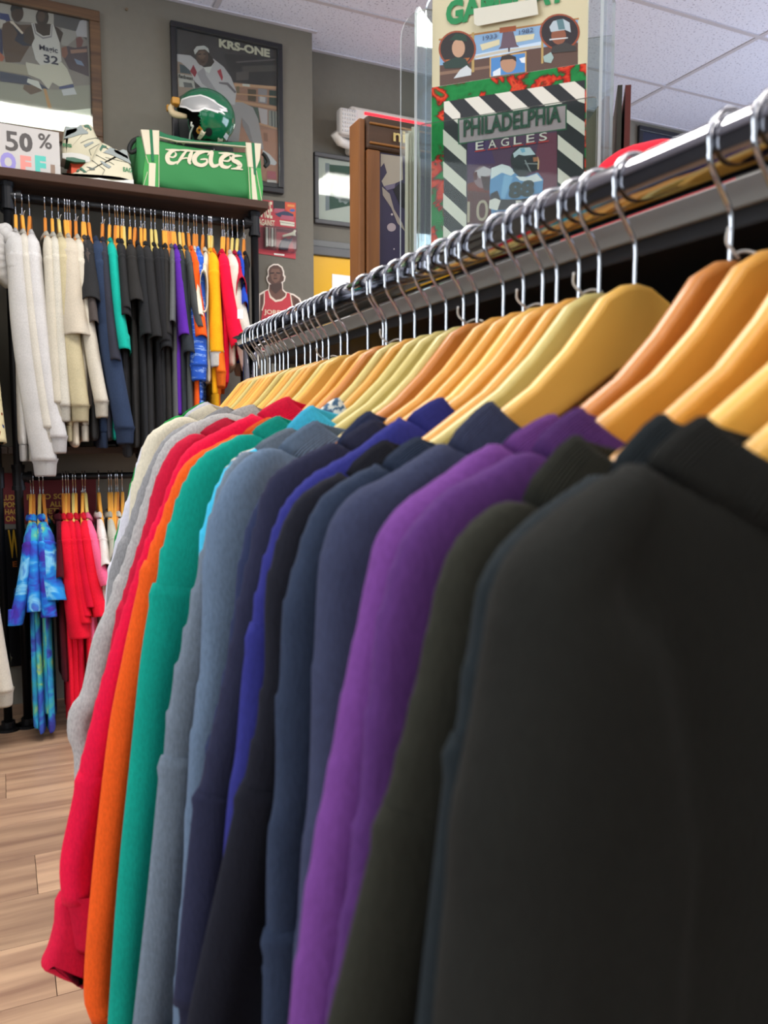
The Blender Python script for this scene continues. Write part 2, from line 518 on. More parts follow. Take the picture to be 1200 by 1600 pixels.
window('window_4', 'x', XR + .15, .4, 3.0, .8, 2.7)
# floor: planks laid along X
fl = struct(mk('floor', *box(XL, XR, YF, YA, -.06, -.012), plain('#3a2c20', .8)))
PLANKM = wood('#c4a080', '#92705a', (1.3, 16, 16), .42, .15, .08, True, 1.4)
PW, PL = .215, 1.22
pv, pf = rbox(0, PL - .0015, 0, PW - .0015, -.012, 0, .0004, 1)
pm = bpy.data.meshes.new('plank'); pm.from_pydata(pv, [], pf); pm.materials.append(PLANKM)
row = 0; y = 2.16 - PW * 28
while y < YA:
    if y + PW > -3.95:
        off = (.045 + row * .47) % PL if abs(y - 2.16) > .01 else .045
        x = XL + ((off - XL) % PL) - PL
        while x < 2.6:
            if x + PL > XL + .2 and not (y < -2.2):
                o = bpy.data.objects.new('plank', pm); COL.objects.link(o); o.parent = fl; o.location = (x, y, 0)
            x += PL
    y += PW; row += 1
mk('plank_field', *box(2.6, XR, YF, YA, -.012, -.001), PLANKM, fl)['kind'] = 'stuff'
mk('plank_field', *box(XL, 2.6, YF, -2.2, -.012, -.001), PLANKM, fl)['kind'] = 'stuff'
# ceiling: 2x4 ft acoustic tiles in a white grid
ce = struct(mk('ceiling', *box(XL, XR, YF, YA + .1, CEIL + .03, CEIL + .08), plain('#77757a', .9)))
TILEM = acoustic(); BARM = plain('#c9c8d0', .5)
GX, GY, TX, TY = 3.39, 3.55, 1.22, .61
tv, tf = rbox(.012, TX - .012, .012, TY - .012, 0, .02, .003, 1)
tm = bpy.data.meshes.new('ceiling_tile'); tm.from_pydata(tv, [], tf); tm.materials.append(TILEM)
TROFF = [(-3, -3), (-1, -3), (-3, -7), (-1, -7), (-3, -11), (-1, -11)]
for i in range(-5, 2):
    for j in range(-13, 1):
        if (i, j) in TROFF: continue
        x, y = GX + i * TX, GY + j * TY
        if x > XR or y < YF - TY: continue
        o = bpy.data.objects.new('ceiling_tile', tm); COL.objects.link(o); o.parent = ce; o.location = (x, y, CEIL + .001)
for i in range(-4, 3):
    x = GX + i * TX
    if x < XR: mk('grid_bar', *box(x - .012, x + .012, YF, YA, CEIL - .002, CEIL + .02), BARM, ce)
for j in range(-12, 1):
    y = GY + j * TY
    mk('grid_bar', *box(XL, XR, y - .012, y + .012, CEIL - .003, CEIL + .02), BARM, ce)
mk('wall_angle', *box(XL, XC + .02, YB - .022, YB - .001, CEIL - .004, CEIL + .004), BARM, ce)
mk('wall_angle', *box(XC + .001, XR, YA - .022, YA - .001, CEIL - .004, CEIL + .004), BARM, ce)
LAMPW = (1.0, .965, .925)
for n, (i, j) in enumerate(TROFF):
    x, y = GX + i * TX, GY + j * TY
    t = empty('ceiling_light', (x + TX / 2, y + TY / 2, CEIL), 'recessed fluorescent ceiling light panel, %s of six, out of the picture overhead' % nth(n + 1), 'ceiling light', 'fluorescent ceiling panels')
    mb = MB()
    for b in (box(x + .012, x + TX - .012, y + .012, y + .04, CEIL - .004, CEIL + .03), box(x + .012, x + TX - .012, y + TY - .04, y + TY - .012, CEIL - .004, CEIL + .03),
              box(x + .012, x + .04, y + .04, y + TY - .04, CEIL - .004, CEIL + .03), box(x + TX - .04, x + TX - .012, y + .04, y + TY - .04, CEIL - .004, CEIL + .03)): mb.add(b)
    mb.obj('frame', BARM, t)
    mk('diffuser', *box(x + .04, x + TX - .04, y + .04, y + TY - .04, CEIL + .006, CEIL + .012), plain('#fff6e8', .4, emit=3.0), t)
    l = area('ceiling_light_lamp', (0, 0, -.012), (0, 0, 0), TX - .1, TY - .1, {-3: 36, -7: 10, -11: 12}[j], LAMPW)
    l.parent = t

# ------------------------------------------------------------------ black pipe rack on the back wall
RY, RZ1, RZ2 = 3.50, 2.08, 1.005        # hanging rails
X0, X1 = .06, 1.03
SHZ = 2.168                             # top of the upper shelf board
rack = empty('pipe_rack', (.55, 3.62, 0), 'black iron pipe clothes rack with two rails and wooden shelves on back wall', 'rack')
SHELFM = wood('#4c3326', '#34231a', (2.5, 30, 30), .8)
mk('shelf_board', *rbox(.0265, 1.078, 3.44, 3.80, SHZ - .032, SHZ, .003), SHELFM, rack)
mk('shelf_board', *rbox(.0265, 1.05, 3.53, 3.80, 1.095, 1.125, .003), wood('#46352c', '#2c211b', (2.5, 30, 30), .6), rack)
def upright(parent, x, y=RY, ztop=SHZ - .034):
    mk('upright', *sweep([(x, y, .012), (x, y, ztop)], .0165, 14), BLACKPIPE, parent, smooth=True)
    mb = MB(); mb.add(sweep([(x, y, 0), (x, y, .010)], .048, 18)); mb.add(sweep([(x, y, .010), (x, y, .035)], .026, 14))
    mb.obj('flange', BLACKPIPE, parent, smooth=False)
for x, s in ((X0, 1), (X1, -1)):
    upright(rack, x)
    for z in (RZ1, RZ2):
        mb = MB()
        mb.add(sweep([(x, RY, z - .045), (x, RY, z - .030), (x, RY, z + .030), (x, RY, z + .045)], .0225, 14))
        mb.add(sweep([(x, RY, z - .050), (x, RY, z - .034)], .0255, 14)); mb.add(sweep([(x, RY, z + .034), (x, RY, z + .050)], .0255, 14))
        mb.add(sweep([(x, RY, z), (x + s * .045, RY, z)], .020, 14)); mb.add(sweep([(x + s * .032, RY, z), (x + s * .048, RY, z)], .024, 14))
        mb.obj('tee_fitting', BLACKPIPE, rack)
    # elbow and stub back to the wall under the shelf
    mb = MB()
    mb.add(sweep([(x, RY, RZ1 + .035), (x, RY, RZ1 + .045), (x, RY + .012, SHZ - .056), (x, RY + .05, SHZ - .053), (x, RY + .07, SHZ - .053)], .0195, 14))
    mb.add(sweep([(x, RY + .06, SHZ - .056), (x, 3.79, SHZ - .056)], .0150, 12)); mb.add(sweep([(x, 3.785, SHZ - .056), (x, 3.80, SHZ - .056)], .03, 16))
    mb.obj('elbow_fitting', BLACKPIPE, rack)
for z in (RZ1, RZ2):
    mk('rail', *sweep([(X0, RY, z), (X1, RY, z)], .0135, 16), BLACKPIPE, rack, smooth=True)
# the neighbouring bay at the very left
nb = empty('pipe_rack', (-.45, 3.62, 0), 'second black pipe rack bay at the far left edge, mostly out of view', 'rack')
mk('shelf_board', *rbox(-1.0, .0260, 3.44, 3.80, SHZ - .032, SHZ, .003), SHELFM, nb)
mk('shelf_board', *rbox(-1.0, .0260, 3.53, 3.80, 1.095, 1.125, .003), wood('#46352c', '#2c211b', (2.5, 30, 30), .6), nb)
upright(nb, -.012, 3.49, 2.10); upright(nb, -.95, 3.49, 2.10)
for z in (2.03, RZ2):
    mk('rail', *sweep([(-.95, 3.49, z), (-.012, 3.49, z)], .0135, 14), BLACKPIPE, nb, smooth=True)
    mb = MB(); mb.add(sweep([(-.012, 3.49, z - .04), (-.012, 3.49, z + .04)], .0225, 14)); mb.obj('tee_fitting', BLACKPIPE, nb)

# ------------------------------------------------------------------ near display fixture: chrome rail, shelf, dark panel
RX, RZ, RR = .40, 1.324, .018
YE = 1.415
fix = empty('display_fixture', (.72, .55, 0), 'grey display shelf unit with a long chrome hanging rail in front', 'display rack')
mk('chrome_rail', *sweep([(RX, -.45, RZ), (RX, -.2, RZ), (RX, .5, RZ), (RX, YE, RZ)], RR, 40), CHROME, fix, smooth=False)
ro = [c for c in fix.children if c.name.startswith('chrome_rail')][0]
ro.data.polygons.foreach_set('use_smooth', [len(p.vertices) == 4 for p in ro.data.polygons])
for yy in (YE - .02, -.40):
    mb = MB(); mb.add(sweep([(RX, yy, .012), (RX, yy, RZ - RR + .002)], .0125, 16)); mb.add(sweep([(RX, yy, 0), (RX, yy, .012)], .035, 18))
    mb.obj('chrome_post', CHROME, fix, smooth=True)
GREYLAM = plain('#8d8d88', .45, name='grey_laminate'); DARKLAM = plain('#17171a', .6, name='black_laminate')
mk('shelf_board', *rbox(.452, 1.06, -.45, 1.46, 1.291, 1.322, .002), DARKLAM, fix)
mk('shelf_edging', *rbox(.446, .452, -.45, 1.46, 1.303, 1.3225, .0015), GREYLAM, fix)
mk('back_panel', *box(.70, .74, -.45, 1.46, .08, 1.2905), DARKLAM, fix)
mk('plinth', *box(.60, .96, -.45, 1.46, 0, .08), DARKLAM, fix)
mk('shelf_rib', *box(.46, .70, 1.44, 1.455, 1.21, 1.2905), GREYLAM, fix)

# ------------------------------------------------------------------ wooden hangers
HK = RR + .0023
hook = [(HK * math.cos(math.radians(a)), 0, HK * math.sin(math.radians(a))) for a in (2, 20, 40, 60, 90, 120, 150, 175, 195)]
hook = hook + [(-.0195, 0, -.0105), (-.0150, 0, -.0185), (-.0065, 0, -.0300), (-.0015, 0, -.0375), (0, 0, -.0440), (0, 0, -.0560), (0, 0, -.0720)]
hv, hf = sweep(np.array(resample(hook, 40)[0]), .0019, 8)
top = [(0, -.0665), (-.012, -.0685), (-.029, -.078), (-.042, -.094), (-.059, -.114), (-.085, -.139), (-.104, -.152), (-.130, -.170), (-.158, -.187), (-.180, -.201), (-.188, -.209)]
bot = [(-.191, -.219), (-.186, -.227), (-.162, -.217), (-.132, -.201), (-.100, -.182), (-.064, -.160), (-.039, -.144), (-.018, -.130), (0, -.124)]
half = top + bot
outl = half + [(-x, z) for x, z in reversed(half[1:-1])]
def hanger_wood(th=.0062):
    """flat contoured bar, edges rounded, wings bowed slightly forward"""
    V, Fc = puffed([(x, z) for x, z in outl], -th, th, .0048, 3)
    V = [(x, y - .05 * x * x, z) for x, y, z in V]
    return V, Fc
wv, wf = hanger_wood()
sv, sf = sweep(resample([(.003, -.004, -.066), (-.004, -.006, -.063), (-.010, -.006, -.058), (-.013, -.010, -.051)], 12)[0], .0010, 6)
s2 = sweep(resample([(.003, .004, -.066), (.008, .006, -.062), (.015, .003, -.059), (.021, -.002, -.061)], 12)[0], .0010, 6)
HWOODS = [wood('#eeac48', '#d89232', (10, 60, 3), .45, .22, 0), wood('#dcc87a', '#c2ab58', (10, 60, 3), .45, .2, 0), wood('#d88a3a', '#b86a24', (10, 60, 3), .45, .22, 0), wood('#f6c058', '#e4a844', (10, 60, 3), .45, .22, 0)]
def mesh_of(name, v, f, mat, smooth=True, autos=False):
    me = bpy.data.meshes.new(name); me.from_pydata([tuple(p) for p in v], [], [tuple(q) for q in f]); me.materials.append(mat)
    me.polygons.foreach_set('use_smooth', [smooth and len(p.vertices) <= 4 for p in me.polygons])
    return me
HOOKME = mesh_of('hook', hv, hf, STEEL)
BARME = [mesh_of('wooden_bar', wv, wf, m) for m in HWOODS]
STR = MB().add((sv, sf)).add(s2)
STRME = mesh_of('tag_string', STR.v, STR.f, plain('#d9d6cf', .9))
def hanger(loc, rotz, kind, label, group, string=False, tilt=0.0):
    r = empty('wooden_hanger', loc, label, 'hanger', group, rotz)
    for nme, me in (('hook', HOOKME), ('wooden_bar', BARME[kind])) + ((('tag_string', STRME),) if string else ()):
        o = bpy.data.objects.new(nme, me); COL.objects.link(o); o.parent = r
        if tilt: o.rotation_euler = (tilt, 0, 0)
    return r
SHANK = [988, 938, 921, 877, 848, 832, 790, 746, 712, 686, 651, 633, 626, 604, 595, 556, 547, 533, 516, 505, 496, 489, 477, 469, 451, 445, 438, 431, 426, 415, 410, 402, 398]
KINDS = [3, 1, 0, 0, 3, 0, 0, 2, 1, 1, 1, 0, 1, 2, 0, 0, 3, 1, 0, 0, 1, 0, 3, 1, 0, 3, 0, 0, 1, 3, 0, 0, 3]
HY = [.222, .256, .292, railY(1197, RX, 1.262), railY(1161, RX, 1.262)] + [railY(p, RX, 1.26) for p in SHANK]
HK_KIND = [3, 3, 0, 0, 2] + KINDS
FRONT_Y = [.222, .256, .292, .330, .362, .443, .480, .503, .530, .575, .605, .672, .705, .737, .772, .805, .850, .893, .955, 1.02, 1.09, 1.15, 1.21, 1.28]
for gy in FRONT_Y:                       # each sweatshirt hangs exactly on its hanger
    k = min(range(len(HY)), key=lambda q: abs(HY[q] - gy)); HY[k] = gy
STRINGY = {4, 7, 10, 13, 18, 24}
KN = ['honey-coloured', 'pale yellowish', 'reddish brown', 'light golden']
for i, yy in enumerate(HY):
    hanger((RX, yy, RZ), math.radians(R.uniform(-3, 3)), HK_KIND[i], '%s wooden hanger on chrome rail, %s from the near end' % (KN[HK_KIND[i]], nth(i + 1)), 'wooden hangers on the chrome rail', i in STRINGY)

# ------------------------------------------------------------------ garments
def sstep(a, b, x):
    t = np.clip((x - a) / (b - a), 0, 1); return t * t * (3 - 2 * t)
def arm_tube(P, s, w, t, K=20, y0=0.0, fold=0.0, lean=0.0, cap=True, smax=None, open_end=0.0, ridge=0.0, asym=0.0):
    """Sleeve / shoulder tube. P: outline (x,z) resampled, s: arc length; w,t: half width in the outline plane, half thickness across."""
    n = len(P)
    T = np.gradient(P, axis=0); T /= np.linalg.norm(T, axis=1)[:, None] + 1e-9
    Nn = np.stack([-T[:, 1], T[:, 0]], 1)
    Nn *= np.where((P[:, 0] > 0) , -1, 1)[:, None] if P[len(P) // 2, 0] > 0 else 1
    C = P + Nn * w[:, None]
    V = []
    L = s[-1]
    rows = []
    for i in range(n):
        ph = np.linspace(0, 2 * math.pi, K, endpoint=False)
        cx = -np.cos(ph)                      # -1 at the outer edge
        cy = np.sign(np.sin(ph)) * np.abs(np.sin(ph)) ** .95
        g = fold * sstep(.12, .3, s[i])
        dep = 1 - g * np.exp(-((cx - .05) / .22) ** 2)
        if asym:      # outer third stands forward, the rest of the front falls back in a soft fold
            k_ = asym * sstep(.16, .34, s[i]) * sstep(-.60, .05, cx)
            dep = np.where(cy < 0, dep * (1 - k_), dep)
        rr = 1.0 + (ridge if i == 1 else 0)
        X = C[i, 0] + Nn[i, 0] * w[i] * cx * rr; Z = C[i, 1] + Nn[i, 1] * w[i] * cx * rr
        Y = y0 + cy * t[i] * dep * rr + lean * (s[i] / L) ** 2
        rows.append(np.stack([X, Y, Z], 1))
    if open_end:
        last = rows[-1]; cen = last.mean(0)
        up = np.array([-T[-1, 0], 0, -T[-1, 1]])
        rows.append(cen + (last - cen) * .93); rows.append(cen + (last - cen) * .86 + up * open_end)
    V = np.vstack(rows); F = []
    m = len(rows)
    for i in range(m - 1):
        for j in range(K):
            F.append((i * K + j, i * K + (j + 1) % K, (i + 1) * K + (j + 1) % K, (i + 1) * K + j))
    F.append(tuple(range(K - 1, -1, -1))); F.append(tuple((m - 1) * K + j for j in range(K)))
    return V, F
def torso(top_l, top_r, z_hem, bh, flare, T, Tb, rows=26, cols=30, ph=0.0, fold=.0):
    """Flattened closed body. top_l/top_r: shoulder outlines (x,z) from neck to shoulder end."""
    zt = top_l[0][1]; ze = top_l[-1][1]
    zs = np.concatenate([np.linspace(zt, ze, 9), np.linspace(ze, z_hem, rows)[1:]])
    fr = []; bk = []
    def side(tp, z):
        q = np.array(sorted([(b, abs(a)) for a, b in tp]))
        if z >= ze: return np.interp(z, q[:, 0], q[:, 1])
        xe = abs(tp[-1][0]); k = sstep(0, .09, ze - z); return xe * (1 - k) + (bh + flare * (ze - z)) * k
    u = np.linspace(-1, 1, cols)
    for z in zs:
        xl, xr = -side(top_l, z), side(top_r, z)
        x = xl + (xr - xl) * (u + 1) / 2
        k = np.clip((zt - z) / (zt - z_hem), 0, 1)
        th = T + (Tb - T) * sstep(0, .7, k)
        if z == zs[0]: th *= .35
        prof = (1 - np.abs(u) ** 5) ** .5
        w = fold * sstep(.08, .6, k) * (np.sin(x * 34 + ph + 2.2 * k) + .6 * np.sin(x * 61 - ph * 2 - 3 * k))
        fr.append(np.stack([x, -th * prof + w, np.full_like(x, z)], 1)); bk.append(np.stack([x, th * prof + w, np.full_like(x, z)], 1))
    n = len(zs); c = cols
    V = np.vstack(fr + bk); F = []
    o = n * c
    for i in range(n - 1):
        for j in range(c - 1):
            a = i * c + j
            F.append((a, a + c, a + c + 1, a + 1)); F.append((o + a, o + a + 1, o + a + c + 1, o + a + c))
        a = i * c; F.append((a, o + a, o + a + c, a + c)); a = i * c + c - 1; F.append((a, a + c, o + a + c, o + a))
    for j in range(c - 1):
        F.append((j, j + 1, o + j + 1, o + j)); a = (n - 1) * c + j; F.append((a, o + a, o + a + 1, a + 1))
    return V, F
def remeshed(parts, voxel, iters, adapt=0):
    mb = MB()
    for p in parts: mb.add(p)
    me = bpy.data.meshes.new('tmp'); me.from_pydata(mb.v, [], mb.f); me.validate()
    bm = bmesh.new(); bm.from_mesh(me); bmesh.ops.recalc_face_normals(bm, faces=bm.faces); bm.to_mesh(me); bm.free()
    o = bpy.data.objects.new('tmp', me); COL.objects.link(o)
    r = o.modifiers.new('r', 'REMESH'); r.mode = 'VOXEL'; r.voxel_size = voxel; r.use_smooth_shade = True
    sm = o.modifiers.new('s', 'SMOOTH'); sm.factor = .5; sm.iterations = iters
    bpy.context.view_layer.update()
    out = bpy.data.meshes.new_from_object(o.evaluated_get(bpy.context.evaluated_depsgraph_get()))
    bpy.data.objects.remove(o); bpy.data.meshes.remove(me)
    return out
def collar_ring(nb_, nt_, zb, ztop, ny, dip, K=40):
    """Ribbed neckband: base half-width nb_, top half-width nt_, rounded lip, front edge lower by dip."""
    sec = [(0.0, 0.0, 0), (.35, .004, .0), (.8, .0035, 0), (1.0, .001, 0), (1.02, -.003, 0), (.95, -.006, 0), (.6, -.007, 0), (.1, -.007, 0)]
    V = []; uv = []; F = []
    for i in range(K):
        a = 2 * math.pi * i / K
        c, s_ = math.cos(a), math.sin(a)
        d = dip * max(0, -s_) ** 1.5 + .35 * dip * max(0, s_) ** 1.5
        for k, off, _ in sec:
            hw = nb_ + (nt_ - nb_) * k + off
            V.append((hw * c, (ny + off - .004 * k) * s_, zb + (ztop - zb) * k - d)); uv.append((i / K * 2.2, k))
    m = len(sec)
    for i in range(K):
        for j in range(m):
            F.append((i * m + j, ((i + 1) % K) * m + j, ((i + 1) % K) * m + (j + 1) % m, i * m + (j + 1) % m))
    return V, F, uv
def hem_band(xl, xr, z0, z1, Tb, K=48, y0=0.0):
    V = []; uv = []; F = []
    sec = [(0, 1.0), (.1, 1.05), (.9, 1.0), (1, .9), (1.0, .75)]
    for i in range(K):
        a = 2 * math.pi * i / K; c, s_ = math.cos(a), math.sin(a)
        cx = math.copysign(abs(c) ** .45, c)
        for k, g in sec:
            V.append(((xl + xr) / 2 + (xr - xl) / 2 * cx * (.97 + .03 * g), y0 + Tb * g * math.copysign(abs(s_) ** .8, s_), z0 + (z1 - z0) * k)); uv.append((i / K * 5, k))
    m = len(sec)
    for i in range(K):
        for j in range(m - 1):
            F.append((i * m + j, i * m + j + 1, ((i + 1) % K) * m + j + 1, ((i + 1) % K) * m + j))
    return V, F, uv
def garment(name, loc, rotz, label, cat, group, prof, mat, ribmat, T=.018, Tb=.026, seam=.22, ws=.045, we=.036, te=.022, hem=-.80, bh=.20, flare=.06,
            voxel=.007, cuff=True, short=False, fold=.006, lean=0.0, collar=True, nparts=True, sfold=.45, neck_in=.032, dip=.045, sleeve_mat=None, cuff_mat=None, armK=20, ph=None, body_mat=None, iters=7, ridge=.05, asym=0.0):
    root = empty(name, loc, label, cat, group, rotz)
    ph = R.uniform(0, 6) if ph is None else ph
    P, s = resample(prof, 60)
    L = s[-1]
    # width and thickness along the shoulder-and-sleeve tube
    w = .010 + (ws - .010) * sstep(.03, .20, s); w = w + (we - ws) * sstep(.30, L, s)
    t = T * .8 + (max(T, te * .8) - T * .8) * sstep(.0, .15, s); t = t + (te - t) * sstep(.16, min(L, .5), s)
    ib = int(np.argmax(s > neck_in)); isd = int(np.argmax(s > .155))
    ise = int(np.argmax(s > seam)) if seam < L else len(s) - 1
    tl = [tuple(p) for p in P[ib:isd + 1:2]]
    # strictly descending shoulder line
    q = [tl[0]]
    for p in tl[1:]:
        if p[1] < q[-1][1] - .0008: q.append(p)
    tl = [(a + .004, b - .004) for a, b in q]
    tr = [(-a, b) for a, b in tl]
    body = torso(tl, tr, hem + (.055 if not short else 0), bh, flare, T, Tb, ph=ph, fold=fold)
    def cut(i0, i1): return P[i0:i1], s[i0:i1] - 0, w[i0:i1], t[i0:i1]
    ie2 = min(len(s), ise + 1 + (3 if not short else 1))
    a = arm_tube(P[ib:ie2], s[ib:ie2], w[ib:ie2], t[ib:ie2], armK, fold=sfold, lean=lean * (s[ise] / L) ** 2, asym=asym)
    Pm = P * np.array([-1, 1])
    def mirror(vf): return [(-x, y, z) for x, y, z in vf[0]], [tuple(reversed(q)) for q in vf[1]]
    me = remeshed([body, a, mirror(a)], voxel, iters)
    me.name = 'body'; me.materials.clear(); me.materials.append(body_mat or mat)
    o = bpy.data.objects.new('body', me); COL.objects.link(o); o.parent = root
    # sleeves from the drop-shoulder seam down
    i0 = max(ib, ise - 1)
    Ps, ss, wsv, tsv = P[i0:], s[i0:], w[i0:], t[i0:]
    if len(Ps) > 3:
        ly = lean * (s / L) ** 2
        def sleeve_geo():
            n = len(Ps)
            V, F = arm_tube(Ps + np.array([.0015, 0]), ss, wsv - .0008, tsv * .96, armK, fold=sfold, open_end=.06 if short else 0, ridge=ridge, asym=asym)
            K = armK; V = V.copy()
            for i in range(n): V[i * K:(i + 1) * K, 1] += ly[i0 + i]
            if short: V[n * K:, 1] += ly[-1]
            return V, F
        sg = sleeve_geo()
        for k, vf in enumerate((sg, mirror(sg))):
            so = mk('sleeve', vf[0], vf[1], sleeve_mat or mat, root, smooth=True, local=True)
            if cuff and not short:
                e = Ps[-1]; T_ = (Ps[-1] - Ps[-3]); T_ /= np.linalg.norm(T_)
                nn = np.array([-T_[1], T_[0]]); c0 = e + nn * wsv[-1]
                V = []; F = []; uv = []; K = 28
                sec = [(-.008, .92), (0, .86), (.012, .78), (.05, .72), (.058, .66), (.05, .55)]
                for j in range(K):
                    an = 2 * math.pi * j / K
                    for d, g in sec:
                        pt = c0 + T_ * d + nn * wsv[-1] * g * (-math.cos(an))
                        V.append(((pt[0] if k == 0 else -pt[0]), tsv[-1] * g * math.sin(an) * 1.05 + ly[-1], pt[1])); uv.append((j / K * 1.4, d * 10))
                m = len(sec)
                for j in range(K):
                    for i in range(m - 1):
                        F.append((j * m + i, j * m + i + 1, ((j + 1) % K) * m + i + 1, ((j + 1) % K) * m + i))
                co = mk('cuff', V, F, cuff_mat or ribmat, so, smooth=True, local=True, uv=uv)
    if collar:
        zb = P[ib][1] + .002; nb_ = abs(P[ib][0]) - .004
        V, F, uv = collar_ring(nb_, abs(P[0][0]), zb - .006, P[0][1], T + .008, dip)
        mk('collar', V, F, ribmat, root, smooth=True, local=True, uv=uv)
    if not short:
        x = bh + flare * (P[isd][1] - hem)
        V, F, uv = hem_band(-x * .97, x * .97, hem + .06, hem, Tb * 1.0)
        mk('waistband', V, F, ribmat, root, smooth=True, local=True, uv=uv)
    return root

# ------------------------------------------------------------------ sweatshirts on the chrome rail (outlines measured on each garment's own plane)
FRONT = [
 # name, Y, colour, heather, label, outline pixels (collar top -> sleeve end)
 ('sweatshirt', .222, '#1e1e1b', 0, 'large black crewneck sweatshirt nearest the camera, filling the lower right', [(1100,650),(1050,681),(919,769),(825,850),(787,925),(769,1037),(737,1194),(712,1294),(706,1412),(690,1540)]),
 ('sweatshirt', .256, '#22282b', 0, 'faded blue-black sweatshirt just behind the nearest black one', [(1031,647),(975,687),(925,737),(825,806),(756,881),(725,1006),(706,1131),(690,1200),(640,1600)]),
 ('sweatshirt', .292, '#2b2b24', 0, 'dark olive-black sweatshirt in front of the two purple ones', [(887,681),(850,700),(806,756),(737,800),(700,840),(672,900),(650,1000),(610,1150),(560,1330),(510,1520),(490,1600)]),
 ('sweatshirt', .330, '#54306a', 0, 'deep purple sweatshirt, nearer of the two purple ones', [(906,637),(870,650),(800,709),(700,761),(640,821),(621,855),(602,919),(576,1031),(565,1162),(540,1350),(500,1600)]),
 ('sweatshirt', .362, '#6e3e84', 0, 'lighter purple sweatshirt beside the faded navy one', [(859,647),(800,675),(760,690),(685,742),(621,787),(595,821),(576,862),(557,956),(531,1069),(505,1200),(470,1380),(440,1600)]),
 ('sweatshirt', .443, '#3a3f57', 0, 'faded navy sweatshirt with raised ribbed collar beside the purple ones', [(760,628),(722,667),(692,682),(610,735),(542,769),(512,810),(494,862),(486,937),(480,1050),(475,1200),(460,1350),(440,1600)]),
 ('sweatshirt', .480, '#2f394d', 0, 'blue-grey navy sweatshirt with low collar behind the faded navy one', [(644,683),(610,697),(576,720),(505,761),(471,806),(449,870),(430,937),(419,1050),(415,1200),(400,1320),(390,1600)]),
 ('sweatshirt', .503, '#1d1e27', 0, 'almost black navy sweatshirt whose sleeve flares towards the bottom edge', [(599,688),(550,720),(475,765),(441,810),(426,855),(407,937),(400,1090),(347,1319),(284,1592)]),
 ('sweatshirt', .530, '#30327a', 0, 'bright indigo blue sweatshirt among the navy ones', [(689,621),(625,649),(561,697),(486,739),(449,772),(430,814),(419,847),(403,893),(387,993),(377,1056),(366,1180),(355,1240)]),
 ('sweatshirt', .575, '#2a2c42', 0, 'dark navy sweatshirt left of the indigo one', [(584,656),(524,686),(460,716),(422,746),(404,787),(387,867),(370,933),(360,993),(347,1056),(310,1225),(299,1262),(265,1562)]),
 ('sweatshirt', .605, '#2b3350', 0, 'midnight blue sweatshirt showing as a thin strip beside the slate one', [(572,643),(531,675),(460,730),(420,753),(393,790),(377,833),(363,900),(353,983),(336,1075),(317,1161),(306,1240)]),
 ('sweatshirt', .672, '#62748a', .1, 'slate blue sweatshirt with wide ribbed collar', [(488,658),(445,686),(393,703),(353,740),(333,780),(320,817),(310,883),(310,933),(302,1056),(287,1169),(276,1375),(265,1487)]),
 ('sweatshirt', .705, '#6e7a87', .1, 'grey-blue sweatshirt with visible shoulder seam behind the slate one', [(449,669),(393,690),(360,717),(340,747),(327,787),(313,833),(293,917),(272,1019),(263,1045),(250,1131),(224,1375),(197,1596)]),
 ('sweatshirt', .737, '#45bde2', 0, 'sky blue sweatshirt showing only as a narrow strip', [(484,634),(460,657),(367,713),(343,733),(327,767),(313,807),(307,833)]),
 ('sweatshirt', .772, None, 0, 'blue and white speckled knit top with its collar showing', [(524,622),(480,648),(400,690),(360,712),(335,745),(325,790),(315,840)]),
 ('sweatshirt', .805, '#0f9683', 0, 'teal green sweatshirt beside the orange one', [(433,650),(400,663),(360,683),(320,703),(293,733),(273,773),(253,833),(240,883),(232,933),(216,1030),(201,1169),(179,1375),(162,1596)]),
 ('sweatshirt', .850, '#ea5a1c', 0, 'orange sweatshirt between the teal and the red', [(420,652),(393,662),(343,690),(300,710),(277,737),(260,780),(240,833),(223,883),(207,950),(190,1030),(167,1150),(141,1375),(128,1544),(141,1596)]),
 ('sweatshirt', .893, '#e0143e', 0, 'bright red sweatshirt with hanging sleeve end beside the floor', [(447,620),(413,633),(360,660),(300,690),(280,710),(263,743),(247,787),(223,840),(203,900),(164,1022),(130,1150),(104,1262),(89,1337),(92,1397)]),
 ('sweatshirt', .955, '#c01838', 0, 'darker red sweatshirt tucked behind the bright red one', [(350,653),(293,677),(267,697),(247,730),(233,767),(223,813),(193,907),(170,997)]),
 ('sweatshirt', 1.02, '#aeaba8', .35, 'light heather grey sweatshirt beside the reds', [(393,632),(343,643),(293,663),(260,687),(240,720),(227,760),(203,833),(187,883),(163,950),(142,998),(124,1079),(106,1105),(102,1145),(112,1177)]),
 ('sweatshirt', 1.09, '#8e8d8e', .3, 'mid grey heather sweatshirt between light grey and cream', [(353,635),(273,670),(247,697),(230,730),(217,760),(193,833),(170,893)]),
 ('sweatshirt', 1.15, '#d6cdb6', 0, 'cream sweatshirt towards the far end of the chrome rail', [(327,632),(277,650),(240,670),(223,690),(217,717),(203,760)]),
 ('sweatshirt', 1.21, '#cfced6', 0, 'white sweatshirt near the far end, left of the greys', [(322,628),(268,655),(232,682),(215,712),(205,755),(188,805),(167,900)]),
 ('sweatshirt', 1.28, '#1d8a40', 0, 'green sweatshirt peeking out at the far end of the rail', [(318,628),(262,655),(228,690),(208,735),(193,790),(177,840)]),
]
FB = {0: .0, }
